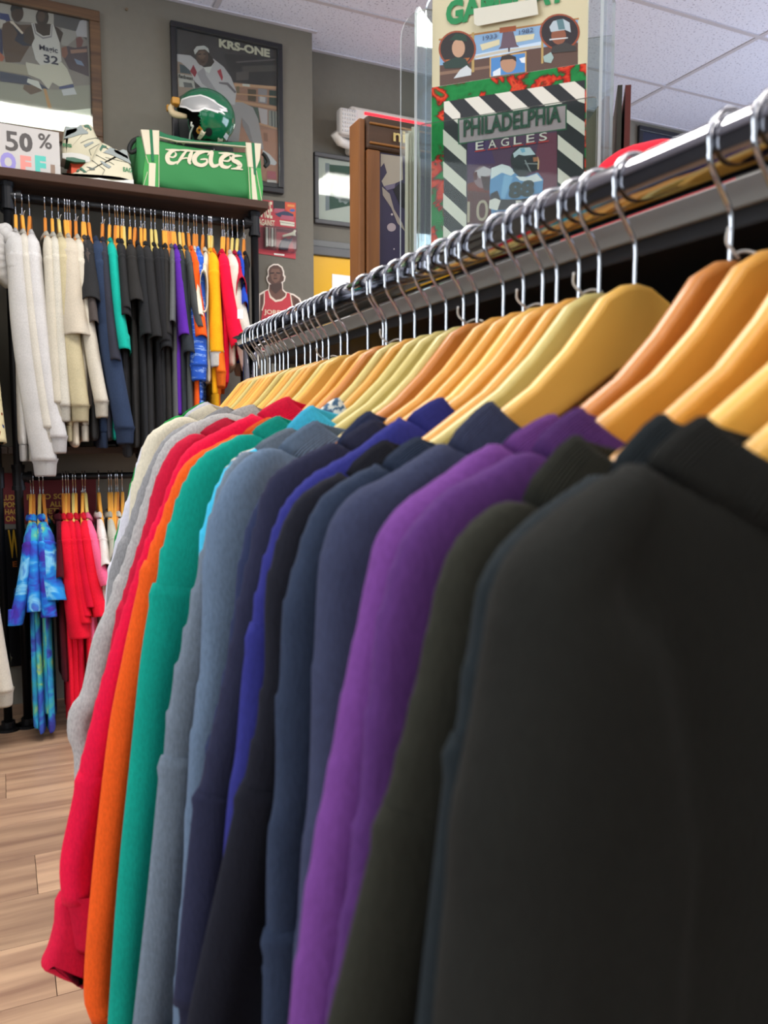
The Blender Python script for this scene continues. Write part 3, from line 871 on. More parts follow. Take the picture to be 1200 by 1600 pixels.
for i, (nme, Y, hx, he, lab, px) in enumerate(FRONT):
    pr = [tuple((onY(*p, Y) - np.array([RX, Y, RZ]))[[0, 2]]) for p in px]
    # carry the sleeve on down to its cuff beyond the last visible point
    red = 'bright red' in lab
    zend = -.60 - .05 * ((i * 7) % 3) if not red else pr[-1][1]
    if i in (18, 20): zend = -.80
    while pr[-1][1] > zend + .02:
        x, z = pr[-1]
        dx = (pr[-1][0] - pr[-3][0]) / max(.02, pr[-3][1] - pr[-1][1])
        dx = max(-.14, min(-.02, dx)) * .8
        pr.append((x + dx * .06, z - .06))
    gaps = [abs(FRONT[k][1] - Y) for k in (i - 1, i + 1) if 0 <= k < len(FRONT)]
    g = min(gaps)
    T = max(.0120, min(.019, .38 * g))
    te = max(.0125, min(.022, .40 * (sum(gaps) / len(gaps))))
    if i == 0: te = .036; T = .014
    mat = fabric(hx, he) if hx else patterned('speckled_knit')
    rib = fabric(hx, he, True) if hx else mat
    seam = [.30, .17, .19, .42, .42, .44, .36, .27, .24, .34, .30, .60, .33, .3, .3, .23, .22, .5, .26, .30, .24, .3, .3, .3][i]
    garment(nme, (RX, Y, RZ), math.radians(R.uniform(-2, 2)), lab, 'sweatshirt', 'sweatshirts on the chrome rail', pr, mat, rib, T=T, Tb=T * 1.25, te=te, seam=seam,
            ws=[.050, .045, .045][i] if i < 3 else .042, we=.036, hem=-.78 + .02 * ((i * 5) % 4), voxel=.0065 if i < 12 else .008, fold=.006 if i else .010, sfold=.15 if i else .2, lean=-.015, ridge=.05 if i else .10, asym=[0, .3, .5][i] if i < 3 else .8, armK=28)
# drooping turned-out cuff of the bright red sleeve
red_root = [o for o in COL.objects if o.get('label', '').startswith('bright red')][0]
Yr = .893
cp = [(92,1395),(84,1440),(74,1478),(64,1503),(80,1513),(96,1521),(115,1528),(131,1533),(150,1470),(152,1395)]
pts = smooth_closed([tuple(onY(*p, Yr)[[0, 2]]) for p in cp], 3)
v, f = puffed(pts, Yr - .016, Yr + .016, .012, 3)
mk('sleeve_end', v, f, fabric('#d41a3e'), red_root, smooth=True)

# ------------------------------------------------------------------ clothes on the black pipe rack
def rack_profile(zend, short, reach=0.0):
    if short: return [(-.100, -.138), (-.132, -.158), (-.185, -.180), (-.224, -.206), (-.245, -.252), (-.262 - reach * .4, (zend - .258) / 2 - .0), (-.285 - reach, zend)]
    p = [(-.100, -.138), (-.132, -.158), (-.185, -.180), (-.224, -.206), (-.242, -.262)]
    return p + [(-.252 - reach * .3, -.265 + (zend + .265) * .35), (-.262 - reach * .7, -.265 + (zend + .265) * .7), (-.270 - reach, zend)]
def hang(hpx, railz, kind, hx, spy, te, lean, bpy_, label, cat, name, he=0.0, sleeve_hx=None, cuff_hx=None, string=False, hk=None, grp='clothes on the upper pipe rail', X=None, Y=RY, hide_hanger=False, reach=0.0):
    x = railX(hpx, Y, railz - .03) if X is None else X
    lean = lean - .045 * max(0, x)
    zs = onY(hpx, spy, Y - .27)[2] - railz
    zb = onY(hpx, bpy_, Y - .12)[2] - railz
    short = kind == 'S'
    if not short: zs += .05
    if hx.startswith('#'): mat = fabric(hx, he); rib = fabric(hx, he, True)
    else: mat = rib = patterned(hx)
    bm_ = None
    if sleeve_hx: bm_ = fabric(sleeve_hx) if sleeve_hx.startswith('#') else patterned(sleeve_hx)
    cm = fabric(cuff_hx, 0, True) if cuff_hx else None
    g = garment(name, (x, Y, railz), math.radians(90 + R.uniform(-3, 3)) - .8 * math.atan2(x, Y), label, cat, grp, rack_profile(zs, short, reach), mat, rib, T=.013, Tb=.017, te=te, seam=.20 if not short else .17,
                ws=.055 if not short else .07, we=.045 if not short else .085, hem=zb, bh=.215, flare=.03, voxel=.012, short=short, fold=.004, lean=-lean, sfold=.3, dip=.03, armK=14, iters=4, body_mat=bm_, cuff_mat=cm)
    k = R.choice([0, 0, 2, 2, 1]) if hk is None else hk
    return g, x, k
UP = 'clothes on the upper pipe rail'; LO = 'clothes on the lower pipe rail'
hooksU = [24,34,46,70,81,91,101,105,109,118,129,131,138,160,171,180,184,190,193,203,211,220,226,236,242,255,259,262,266,270,272,280,285,294,303,307,317,326,329,331,347,350,356,363,371,381]
kindU = [0,0,2,2,0,1,0,0,2,2,0,0,2,2,0,2,0,0,1,0,2,0,0,1,1,0,0,2,2,0,0,1,0,2,2,2,2,1,0,1,0,0,2,1,1,2]
for i, h in enumerate(hooksU):
    hanger((railX(h, RY, RZ1 - .04), RY, RZ1), math.radians(90 + R.uniform(-4, 4)) - math.atan2(railX(h, RY, RZ1 - .04), RY), kindU[i], '%s wooden hanger on upper black pipe rail, %s from the left' % (KN[kindU[i]], nth(i + 1)), 'wooden hangers on the upper pipe rail', i % 4 == 1)
hooksL = [48,52,62,67,98,103,107,114,118,129,133,154,170,174,181,184,191]
kindL = [0,2,1,2,2,0,2,1,0,0,1,0,0,0,0,2,0]
for i, h in enumerate(hooksL):
    hanger((railX(h, RY, RZ2 - .04), RY, RZ2), math.radians(90 + R.uniform(-4, 4)) - math.atan2(railX(h, RY, RZ2 - .04), RY), kindL[i], '%s wooden hanger on lower black pipe rail, %s from the left' % (KN[kindL[i]], nth(i + 1)), 'wooden hangers on the lower pipe rail', i == 9)
BL = ['#2a2a2b', '#242426', '#2d2c2b', '#262729']
rowU = [
 (24, 'L', '#bab8b5', 742, .050, .075, 720, 'white hoodie with bunched hood at the left end of upper rail', 'hoodie', 'hoodie'),
 (35, 'L', '#c3beb2', 690, .030, .06, 720, 'off-white long-sleeved shirt right of the white hoodie', 'shirt', 'long_sleeve_shirt'),
 (48, 'L', '#c4c2c0', 705, .040, .07, 740, 'bright white sweatshirt with sleeve hanging past the middle shelf', 'sweatshirt', 'sweatshirt'),
 (70, 'L', '#c2bbaa', 650, .028, .02, 690, 'ivory sweatshirt between the white and beige ones', 'sweatshirt', 'sweatshirt'),
 (81, 'L', '#c3bfb2', 655, .030, .02, 690, 'pale stone sweatshirt with speckled sleeve', 'sweatshirt', 'sweatshirt'),
 (91, 'L', '#baaf8e', 655, .040, .05, 690, 'khaki cream sweatshirt with ribbed cuffs under the beige tee', 'sweatshirt', 'sweatshirt'),
 (105, 'S', '#bfb5a3', 520, .060, .03, 700, 'oversized beige t-shirt with wide short sleeve on upper rail', 't-shirt', 't_shirt'),
 (119, 'L', '#c9c2b2', 648, .030, .075, 690, 'cream long-sleeved shirt right of the oversized beige tee', 'shirt', 'long_sleeve_shirt'),
 (129, 'S', '#4c4542', 500, .022, .03, 640, 'brown-grey t-shirt left of the first black tee', 't-shirt', 't_shirt'),
 (137, 'S', '#2b2b2c', 463, .042, .02, 690, 'black t-shirt with short sleeve left of the navy sweatshirt', 't-shirt', 't_shirt'),
 (146, 'L', '#2d3a52', 690, .042, .09, 700, 'navy sweatshirt with long cuffed sleeve on upper rail', 'sweatshirt', 'sweatshirt'),
 (160, 'S', '#33343e', 560, .026, .05, 690, 'charcoal-blue t-shirt left of the teal one', 't-shirt', 't_shirt'),
 (171, 'S', '#16a896', 543, .030, .055, 688, 'teal t-shirt with elbow-length sleeve on upper rail', 't-shirt', 't_shirt'),
 (181, 'S', BL[0], 478, .024, .03, 700, None, 't-shirt', 't_shirt'),
 (190, 'S', BL[1], 490, .026, .03, 715, None, 't-shirt', 't_shirt'),
 (203, 'S', BL[2], 466, .036, .04, 700, None, 't-shirt', 't_shirt'),
 (212, 'S', BL[3], 520, .028, .04, 720, None, 't-shirt', 't_shirt'),
 (224, 'S', BL[0], 524, .034, .05, 720, None, 't-shirt', 't_shirt'),
 (237, 'S', BL[1], 530, .026, .05, 715, None, 't-shirt', 't_shirt'),
 (248, 'S', BL[3], 540, .026, .04, 720, None, 't-shirt', 't_shirt'),
 (258, 'S', BL[2], 520, .022, .03, 700, None, 't-shirt', 't_shirt'),
 (266, 'S', '#5f6162', 500, .018, .02, 660, 'mid grey t-shirt right of the black tees', 't-shirt', 't_shirt'),
 (271, 'S', '#5a2a9c', 520, .028, .05, 650, 'purple t-shirt on upper rail', 't-shirt', 't_shirt'),
 (281, 'S', '#30353a', 548, .028, .06, 680, 'dark slate t-shirt right of the purple one', 't-shirt', 't_shirt'),
 (287, 'S', '#4b4e4e', 508, .020, .07, 650, 'washed charcoal t-shirt left of the orange tee', 't-shirt', 't_shirt'),
 (295, 'S', '#ec5c1e', 522, .030, .05, 645, 'orange t-shirt with long body on upper rail', 't-shirt', 't_shirt'),
 (303, 'S', '#e6dfcc', 490, .020, .05, 520, 'cream t-shirt squeezed between orange and blue', 't-shirt', 't_shirt'),
 (309, 'L', 'blue_print', 590, .038, .03, 650, 'blue top covered in white printed marks', 'shirt', 'long_sleeve_shirt'),
 (318, 'S', '#d8d0bb', 420, .018, .02, 600, 'small cream top behind the golden one', 'shirt', 't_shirt'),
 (325, 'L', '#f4ac1c', 568, .032, .04, 640, 'golden yellow long-sleeved top with white cuff', 'shirt', 'long_sleeve_shirt'),
 (333, 'L', '#f3741f', 600, .022, .06, 640, 'bright orange long-sleeved top right of the golden one', 'shirt', 'long_sleeve_shirt'),
 (346, 'S', '#e4143e', 536, .040, .10, 600, 'red t-shirt with white sleeve patch', 't-shirt', 't_shirt'),
 (357, 'S', '#d6cfc2', 568, .042, .11, 575, 'white jersey with black bird emblem at its hem', 'jersey', 'jersey'),
 (363, 'S', '#b81e3a', 430, .024, .05, 560, 'dark red jersey with blue sleeve band', 'jersey', 'jersey'),
 (371, 'S', '#2548b4', 470, .018, .05, 560, 'royal blue jersey near the right end of upper rail', 'jersey', 'jersey'),
 (381, 'S', '#1b1c20', 440, .016, .03, 620, 'black tank top at the right end of upper rail', 'tank top', 'tank_top'),
]
nblack = 0
roots = {}
for (h, kd, hx, spy, te, ln, bpy_, lab, cat, nme) in rowU:
    if lab is None:
        nblack += 1; lab = 'plain black t-shirt, %s of the eight black tees right of teal' % nth(nblack)
    g, x, k = hang(h, RZ1, kd, hx, spy, te, ln, bpy_, lab, cat, nme, he=.15 if hx in ('#c3bfb2',) else 0, cuff_hx='#eae6dc' if 'golden yellow' in lab else None, grp=UP)
    roots[lab] = (g, x)
# hood of the white hoodie
g, x = roots['white hoodie with bunched hood at the left end of upper rail']
hp = [(-.15, .015, -.17), (-.155, .055, -.205), (-.15, .062, -.27), (-.145, .045, -.33), (-.14, .02, -.35)]
mbh = MB(); mbh.add(sweep(resample(hp, 26)[0], [.026 + .014 * math.sin(math.pi * i / 25) + .0025 * math.sin(i * 1.9) for i in range(26)], 14))
mbh.add(sweep(resample([(-.10, .03, -.15), (-.14, .045, -.165), (-.175, .03, -.185), (-.19, .0, -.21)], 20)[0], [.022 + .004 * math.sin(i * 1.7) for i in range(20)], 12))
mbh.obj('hood', fabric('#bab8b5'), g, smooth=True, local=True)
# patch, emblem and sleeve band
g, x = roots['red t-shirt with white sleeve patch']
p = onY(375, 491, 3.200)
mk('sleeve_patch', *rbox(p[0] - .011, p[0] + .011, p[1] - .004, p[1], p[2] - .018, p[2] + .018, .001, 1), plain('#dfe3f0', .8), g).location = (0, 0, 0)
def local_fix(o, g):
    """child built in world space under a turned root"""
    o.matrix_parent_inverse = (Matrix.Translation(g.location) @ g.rotation_euler.to_matrix().to_4x4()).inverted() @ Matrix.Translation(g.location)
for o in g.children:
    if o.name.startswith('sleeve_patch'): local_fix(o, g)
g, x = roots['white jersey with black bird emblem at its hem']
EMB = [[(362,528),(370,524),(380,527),(392,521),(390,529),(381,533),(372,531)], [(366,536),(376,533),(390,535),(394,543),(386,541),(378,544),(370,540)]]
mbx = MB()
for q in EMB: mbx.add(extrude_poly([tuple(onY(*p, 3.196)[[0, 2]]) for p in q], 'y', 3.194, 3.197))
o = mbx.obj('bird_emblem', plain('#1d1d1f', .8), g); local_fix(o, g); o['kind'] = 'stuff'
rowL = [
 (48, 'S', 'tie_dye_blue', 975, .030, -.06, 1128, 'purple-blue tie-dye t-shirt, leftmost of the four tie-dyes'),
 (53, 'S', 'tie_dye_blue', 955, .032, .0, 1136, 'sky blue tie-dye t-shirt, second of the four tie-dyes'),
 (61, 'S', 'tie_dye_blue', 965, .034, .02, 1110, 'turquoise tie-dye t-shirt, third of the four tie-dyes'),
 (67, 'S', 'tie_dye_blue', 938, .052, .04, 1136, 'blue tie-dye t-shirt with broad sleeve, rightmost of the four tie-dyes'),
 (90, 'S', '#4c0f1a', 900, .018, .0, 1060, 'maroon t-shirt between the tie-dyes and the reds'),
 (98, 'S', '#e0152f', 1000, .044, .05, 1128, 'red t-shirt with long drooping sleeve, leftmost of the reds'),
 (104, 'S', '#d8122e', 965, .030, .05, 1130, 'red t-shirt, second of the reds on the lower rail'),
 (110, 'S', '#e4182f', 975, .028, .05, 1120, 'red t-shirt, third of the reds on the lower rail'),
 (117, 'S', '#d01030', 950, .026, .05, 1120, 'red t-shirt, fourth of the reds on the lower rail'),
 (129, 'S', '#e81a34', 965, .034, .06, 1100, 'red t-shirt, rightmost of the reds, next to the pink'),
 (135, 'S', '#f0668e', 915, .030, .07, 1000, 'pink t-shirt on the lower rail'),
 (154, 'S', '#e2dad4', 880, .028, .03, 1000, 'white t-shirt right of the pink one'),
 (170, 'S', '#b9b7a8', 860, .028, .03, 1000, 'light olive-grey t-shirt on the lower rail'),
 (182, 'S', '#cfccc0', 860, .028, .03, 1000, 'pale stone t-shirt at the right of the lower rail'),
]
for (h, kd, hx, spy, te, ln, bpy_, lab) in rowL:
    hang(h, RZ2, kd, hx, spy, te, ln, bpy_, lab, 't-shirt', 't_shirt', sleeve_hx='tie_dye_green' if 'tie' in hx else None, grp=LO)
# neighbouring bay, only its edge in view
hang(0, 2.03, 'S', 'car_print', 690, .040, .03, 720, 'tan shirt printed with little cars at the left edge', 'shirt', 'printed_shirt', X=-.055, Y=3.49, grp='clothes in the left bay')
hang(0, 2.03, 'S', '#2b3560', 730, .020, .02, 745, 'navy shirt under the car-print shirt at the left edge', 'shirt', 't_shirt', X=-.09, Y=3.49, grp='clothes in the left bay')
hang(0, RZ2, 'L', '#c9c2b2', 1105, .040, .05, 1120, 'cream fleece top hanging to the floor at the left edge', 'fleece', 'fleece_top', X=-.075, Y=3.47, grp='clothes in the left bay')
for k, X in enumerate((-.055, -.09)):
    hanger((X, 3.49, 2.03), math.radians(90), 0, 'wooden hanger in the left bay, %s' % ('under the car-print shirt' if k == 0 else 'under the navy shirt'), 'hanger', False)
hanger((-.075, 3.47, RZ2), math.radians(90), 0, 'wooden hanger in the left bay, under the cream fleece', 'hanger', False)

# ------------------------------------------------------------------ framed posters on the back wall
NB = np.array([0, -1.0, 0])
def frame_bars(name, parent, x0, x1, z0, z1, y, w, d, mat, r=.004):
    """four frame members; y is the wall side, d the depth towards the room"""
    mk(name, *rbox(x0, x1, y - d, y, z1 - w, z1, r), mat, parent); mk(name, *rbox(x0, x1, y - d, y, z0, z0 + w, r), mat, parent)
    mk(name, *rbox(x0, x0 + w, y - d, y, z0 + w, z1 - w, r), mat, parent); mk(name, *rbox(x1 - w, x1, y - d, y, z0 + w, z1 - w, r), mat, parent)
def planeY(Y): return lambda px, py: onY(px, py, Y)
def rect_text(name, s, mat, plane, bl, br, hpx, parent, nrm_off=.0, bold=0.02, depth=.0035, right=(1, 0, 0), up=(0, 0, 1), shear=0.0):
    a, b = np.array(plane(*bl)), np.array(plane(*br)); t = np.array(plane(bl[0], bl[1] - hpx))
    return text_mesh(name, s, mat, a, right, up, np.linalg.norm(b - a), np.linalg.norm(t - a), parent, depth, bold, shear)
# basketball poster in an oak frame
PY = 3.806
t = empty('framed_poster', (.05, 3.80, 2.42), 'wood-framed basketball poster of player in white jersey 32, top left', 'poster')
OAK = wood('#664a2e', '#40291a', (3, 40, 40), .6)
fx0, fx1, fz0, fz1 = -.075, .452, 2.405, 2.968
frame_bars('frame_bar', t, fx0, fx1, fz0, fz1, YB - .001, .045, .028, OAK)
mk('backing_sheet', *box(fx0 + .04, fx1 - .04, PY + .001, PY + .006, fz0 + .04, fz1 - .04), plain('#8d8280', .6), t)
c = crop(0, 0, 6.67); P_ = planeY(PY)
def onframe(items, x0, x1, z0, z1):
    """clip picture patches to the sheet"""
    out = []
    for m, pts in items: out.append((m, pts))
    return out
items = [
 ('#8c807e', c([(0,0),(905,182),(945,1480),(0,1300)])),
 ('#b5aaa6', c([(0,15),(300,60),(560,130),(560,260),(0,200)])),
 ('#5d5659', c([(560,115),(900,190),(905,420),(800,330),(560,270)])), ('#a39a98', c([(640,290),(800,330),(790,400),(700,480),(640,470)])),
 ('#b9b0b8', c([(790,330),(830,220),(902,195),(908,390),(800,380)])), ('#7a4a48', c([(790,400),(840,380),(870,430),(840,510),(800,500)])),
 ('#54424c', c([(640,560),(700,480),(780,500),(910,480),(928,800),(720,720)])), ('#8a5a50', c([(640,500),(690,480),(710,560),(680,610),(645,590)])), ('#7d87a6', c([(770,610),(850,640),(880,690),(800,670)])), ('#9c7468', c([(730,520),(905,510),(905,545),(740,560)])),
 ('#3b3f74', c([(0,135),(90,150),(110,215),(0,235)])), ('#c8bcb8', c([(0,200),(60,215),(60,260),(0,300)])), ('#2f2f58', c([(0,300),(25,320),(30,560),(0,600)])), ('#b0604c', c([(0,545),(50,600),(0,680)])),
 ('#5c443a', c([(30,250),(110,215),(200,260),(330,260),(350,420),(260,560),(210,650),(60,650),(30,500),(18,330)])),
 ('#dcc9bd', c([(100,222),(135,222),(245,345),(230,358),(110,240)])), ('#2b2a40', c([(118,240),(228,358),(330,330),(330,480),(240,480),(150,420),(185,350)])),
 ('#4b372f', c(ell(180, 140, 66, 90))), ('#241d1c', c([(105,95),(120,55),(180,40),(230,70),(238,100),(160,95),(118,130)])),
 ('#42312b', c([(350,250),(520,250),(600,290),(658,345),(630,445),(560,400),(380,420),(335,480),(240,430),(260,310)])), ('#3e2e29', c(ell(440, 182, 68, 92))), ('#5c463c', c(ell(430, 175, 40, 55))),
 ('#cdc4c4', c([(325,245),(358,240),(380,330),(450,378),(520,368),(530,260),(556,255),(620,440),(642,640),(560,690),(420,682),(370,620),(330,470),(362,400)])), ('#8a7f88', c([(340,250),(352,248),(374,345),(448,392),(530,378),(541,265),(548,264),(538,392),(446,408),(364,352)])),
 ('#c9bfb4', c([(270,650),(420,682),(642,650),(700,720),(762,872),(620,905),(545,860),(505,935),(420,830),(270,770)])), ('#a09486', c([(0,640),(270,680),(300,790),(0,740)])),
 ('#3d3e56', c([(0,748),(290,800),(430,880),(520,940),(300,950),(270,880),(0,850)])), ('#989288', c([(0,850),(280,900),(450,930),(600,940),(790,900),(935,890),(943,1140),(600,1155),(300,1122),(0,1060)])),
 ('#6d5448', c([(250,885),(390,890),(440,950),(320,990),(240,930)])), ('#d0cac8', c([(290,820),(400,850),(440,940),(280,860)])), ('#4b4f7c', c([(615,905),(760,880),(772,912),(620,935)])), ('#c6c2cb', c([(640,940),(770,915),(800,985),(660,1000)])), ('#b98a5e', c([(450,925),(480,930),(540,1130),(500,1130)])),
 ('#fbf7ea', c([(0,1055),(150,1092),(300,1122),(450,1145),(600,1155),(780,1150),(943,1132),(950,1480),(0,1320)])),  # lamp glare on the glazing, painted into the print as a pale area
]
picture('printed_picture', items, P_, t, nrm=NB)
TXD = plain('#2e2a44', .5)
rect_text('jersey_lettering', 'Magic', TXD, P_, c([(410, 540)])[0], c([(600, 548)])[0], 11, t, depth=.0042)
rect_text('jersey_number', '32', TXD, P_, c([(455, 655)])[0], c([(608, 668)])[0], 13, t, depth=.0042)
mk('glazing', *box(fx0 + .042, fx1 - .042, PY - .0185, PY - .0165, fz0 + .042, fz1 - .042), GLASS, t)

# rapper poster in a black frame
t = empty('framed_poster', (1.0, 3.80, 2.31), 'black-framed poster of man in white tracksuit by record shelves', 'poster')
BLKF = plain('#1c1d22', .35)
fx0, fx1, fz0, fz1 = .748, 1.264, 2.315, 2.995
frame_bars('frame_bar', t, fx0, fx1, fz0, fz1, YB - .001, .026, .028, BLKF)
mk('backing_sheet', *box(fx0 + .02, fx1 - .02, PY + .001, PY + .006, fz0 + .02, fz1 - .02), plain('#4a4346', .6), t)
c = crop(265, 40, 6.155)
items = [
 ('#4b4447', c([(62,42),(1010,236),(1045,1522),(640,1440),(80,700)])), ('#a87c6b', c([(590,545),(1022,580),(1044,1520),(640,1440),(600,1100)])),
 ('#3b3538', c([(520,270),(1013,300),(1020,590),(600,545)])), ('#6b6164', c([(640,345),(1015,320),(1015,335),(640,360)])), ('#57504f', c([(700,390),(1016,380),(1017,440),(700,450)])), ('#5e5556', c([(640,450),(760,440),(760,520),(640,530)])),
 ('#cfa080', c([(620,556),(1024,585),(1024,612),(620,585)])), ('#d8d2cc', c([(700,560),(770,565),(770,590),(700,582)])), ('#7d6a52', c([(640,585),(670,585),(670,650),(640,650)])), ('#5d4c3c', c([(750,610),(832,618),(830,735),(752,722)])), ('#998e94', c([(850,605),(938,615),(936,755),(850,740)])), ('#c9bfc4', c([(865,680),(920,690),(918,740),(865,730)])), ('#3f4a45', c([(955,620),(1025,628),(1026,775),(955,760)])),
 ('#c79879', c([(620,648),(1026,680),(1026,695),(620,662)])), ('#c79879', c([(620,712),(1028,782),(1028,808),(620,738)])), ('#c0b2b8', c([(850,790),(940,810),(940,965),(880,945)])), ('#4f5a52', c([(760,770),(850,790),(870,940),(830,930)])),
 ('#94908c', c([(950,815),(1032,828),(1034,990),(950,965)])), ('#474c4c', c([(975,820),(985,822),(990,980),(980,978)])), ('#474c4c', c([(1005,824),(1012,826),(1016,985),(1008,983)])), ('#c79879', c([(860,935),(1034,985),(1035,1005),(865,955)])), ('#b5826f', c([(650,980),(1036,1010),(1044,1500),(660,1430)])), ('#96695a', c([(900,1030),(940,1035),(945,1120),(905,1110)])),
 ('#a1887c', c([(68,345),(130,350),(215,430),(245,600),(82,690)])), ('#4c565e', c([(95,370),(180,400),(205,470),(100,455)])), ('#bdb5b2', c([(80,460),(225,490),(245,605),(90,590)])), ('#6d6a6c', c([(130,545),(210,555),(225,600),(140,595)])),
 ('#a89ea3', c([(560,735),(700,740),(800,790),(850,900),(905,1190),(880,1190),(800,1125),(760,965),(690,890),(665,1115),(560,1115)])), ('#91878c', c([(690,880),(760,965),(800,1125),(770,1110),(700,960)])),
 ('#c8bfc6', c([(70,275),(200,290),(250,330),(330,400),(420,320),(520,400),(590,500),(642,640),(625,765),(540,755),(430,650),(300,595),(240,540),(200,440),(110,355),(70,345)])), ('#a79ea6', c([(330,400),(350,480),(430,600),(545,752),(430,650),(310,560),(260,460)])),
 ('#9c2f3e', c([(228,378),(262,450),(242,500),(196,440)])), ('#b33b4a', c([(455,440),(490,418),(512,500),(502,535)])), ('#e2dcdc', c([(325,405),(415,375),(380,462),(345,440)])),
 ('#3a2e2c', c([(240,290),(380,270),(430,350),(400,395),(330,405),(260,350)])), ('#5f483f', c(ell(313, 305, 58, 84))), ('#7a5d50', c(ell(308, 285, 36, 40))), ('#3a2a26', c([(270,275),(300,270),(300,282),(272,287)])), ('#3a2a26', c([(322,270),(350,272),(350,284),(324,282)])), ('#4b322e', c([(295,345),(340,343),(335,358),(300,360)])),
 ('#dad4d5', c([(230,240),(258,203),(330,195),(370,222),(382,268),(340,232),(280,235),(242,282)])),
 ('#7a7078', c([(470,545),(560,550),(640,640),(625,655),(550,575),(475,560)])),
 ('#cfc9d0', c([(890,1195),(960,1240),(1032,1322),(1010,1347),(940,1330),(900,1260)])), ('#232d2a', c([(898,1238),(962,1312),(922,1352),(905,1335)])), ('#b5616d', c([(935,1398),(1020,1408),(1025,1482),(935,1472)])), ('#cfc4c4', c([(935,1484),(1027,1492),(1028,1516),(935,1508)])),
]
picture('printed_picture', items, P_, t, nrm=NB)
rect_text('title_lettering', 'KRS-ONE', plain('#e6dcc8', .5), P_, c([(472, 212)])[0], c([(962, 308)])[0], 13.5, t, depth=.0050, bold=.05)
rect_text('shop_lettering', 'fatbeat', plain('#2a2626', .5), P_, c([(85, 505)])[0], c([(225, 530)])[0], 6, t, depth=.0050)
mk('glazing', *box(fx0 + .022, fx1 - .022, PY - .0215, PY - .0195, fz0 + .022, fz1 - .022), GLASS, t)

# small screw head on the wall
mk_s = mk('wall_screw', *sweep([(*onY(198, 15, YB - .006)[:1], YB - .006, onY(198, 15, YB)[2]), (onY(198, 15, YB - .006)[0], YB + .001, onY(198, 15, YB)[2])], .006, 10), plain('#6a5a44', .6))
tag(mk_s, 'small brown screw head in wall between the framed posters', 'screw')

# carded toy on the wall
c = crop(400, 305, 12); CY = YB - .002
t = empty('carded_toy', (1.23, CY, 2.03), 'red carded toy in clear blister pack hung on grey wall', 'toy pack')
card = [tuple(onY(*p, CY)[[0, 2]]) for p in c([(130,88),(745,145),(742,1198),(40,1092),(45,330),(120,200)])]
mk('card', *extrude_poly(card, 'y', CY - .002, CY), plain('#b8343f', .45), t)
Pc = planeY(CY - .002)
items = [('#262628', c([(322,96),(542,120),(542,290),(322,260)])), ('#cc5230', c([(545,132),(742,152),(738,420),(545,260)])), ('#d89050', c([(590,170),(720,185),(720,225),(590,212)])), ('#3f62a0', c(ell(680, 285, 50, 28))), ('#b0566a', c([(345,245),(540,260),(520,345),(335,320)])),
 ('#2c3a58', c([(350,350),(520,300),(600,310),(700,360),(700,405),(560,395),(430,410)])), ('#b0566a', c([(480,370),(715,400),(700,480),(450,445)])), ('#d8d4c0', c([(440,470),(720,510),(720,590),(460,560)])), ('#3a2c28', c([(440,500),(720,545),(720,552),(440,508)])), ('#8a3a46', c([(50,590),(735,660),(735,1100),(50,1000)])), ('#c03a44', c([(385,690),(640,720),(720,1060),(380,1040)]))]
picture('printed_card', items, Pc, t, nrm=NB, start=.0004, step=.0001)
CRM = plain('#e2d9bc', .5)
rect_text('lettering', 'RAGE', CRM, Pc, c([(48, 415)])[0], c([(305, 438)])[0], 27, t, depth=.002, bold=.02)
rect_text('lettering', 'AGAINST', CRM, Pc, c([(48, 560)])[0], c([(350, 580)])[0], 10, t, depth=.002, bold=.02)
bl = [tuple(onY(*p, CY)[[0, 2]]) for p in c([(125,585),(735,650),(730,1065),(130,1000)])]
mk('blister', *puffed(smooth_closed([bl[0], bl[1], bl[2], bl[3]], 1), CY - .036, CY - .0025, .008, 3), clear_plastic('blister', '#eef2f4', .1, .06), t, smooth=False)
fig = [tuple(onY(*p, CY)[[0, 2]]) for p in c([(410,1040),(420,950),(460,850),(520,815),(580,850),(640,820),(650,870),(590,960),(570,1050)])]
mk('toy_figure', *puffed(fig, CY - .028, CY - .006, .005, 2), plain('#39334a', .5), t, smooth=True)
bone = [tuple(onY(*p, CY)[[0, 2]]) for p in c([(465,770),(640,720),(690,670),(720,690),(700,740),(715,790),(650,780),(470,812)])]
mk('toy_bone', *puffed(bone, CY - .03, CY - .020, .003, 2), plain('#e8e2c8', .5), t, smooth=True)
for k in range(4):
    x = 160 + k * 52
    seg = [tuple(onY(*p, CY)[[0, 2]]) for p in c([(x,620 + k * 6),(x + 30,624 + k * 6),(x + 30,985),(x,980)])]
    mk('toy_letter', *extrude_poly(seg, 'y', CY - .026, CY - .010), plain('#cfcabc' if k % 2 == 0 else '#9a6a60', .5), t)
tg = [tuple(onY(*p, CY)[[0, 2]]) for p in c([(335,1090),(530,1110),(525,1140),(335,1120)])]
mk('price_tag', *extrude_poly(tg, 'y', CY - .0034, CY - .0026), plain('#e6e2da', .6), t)

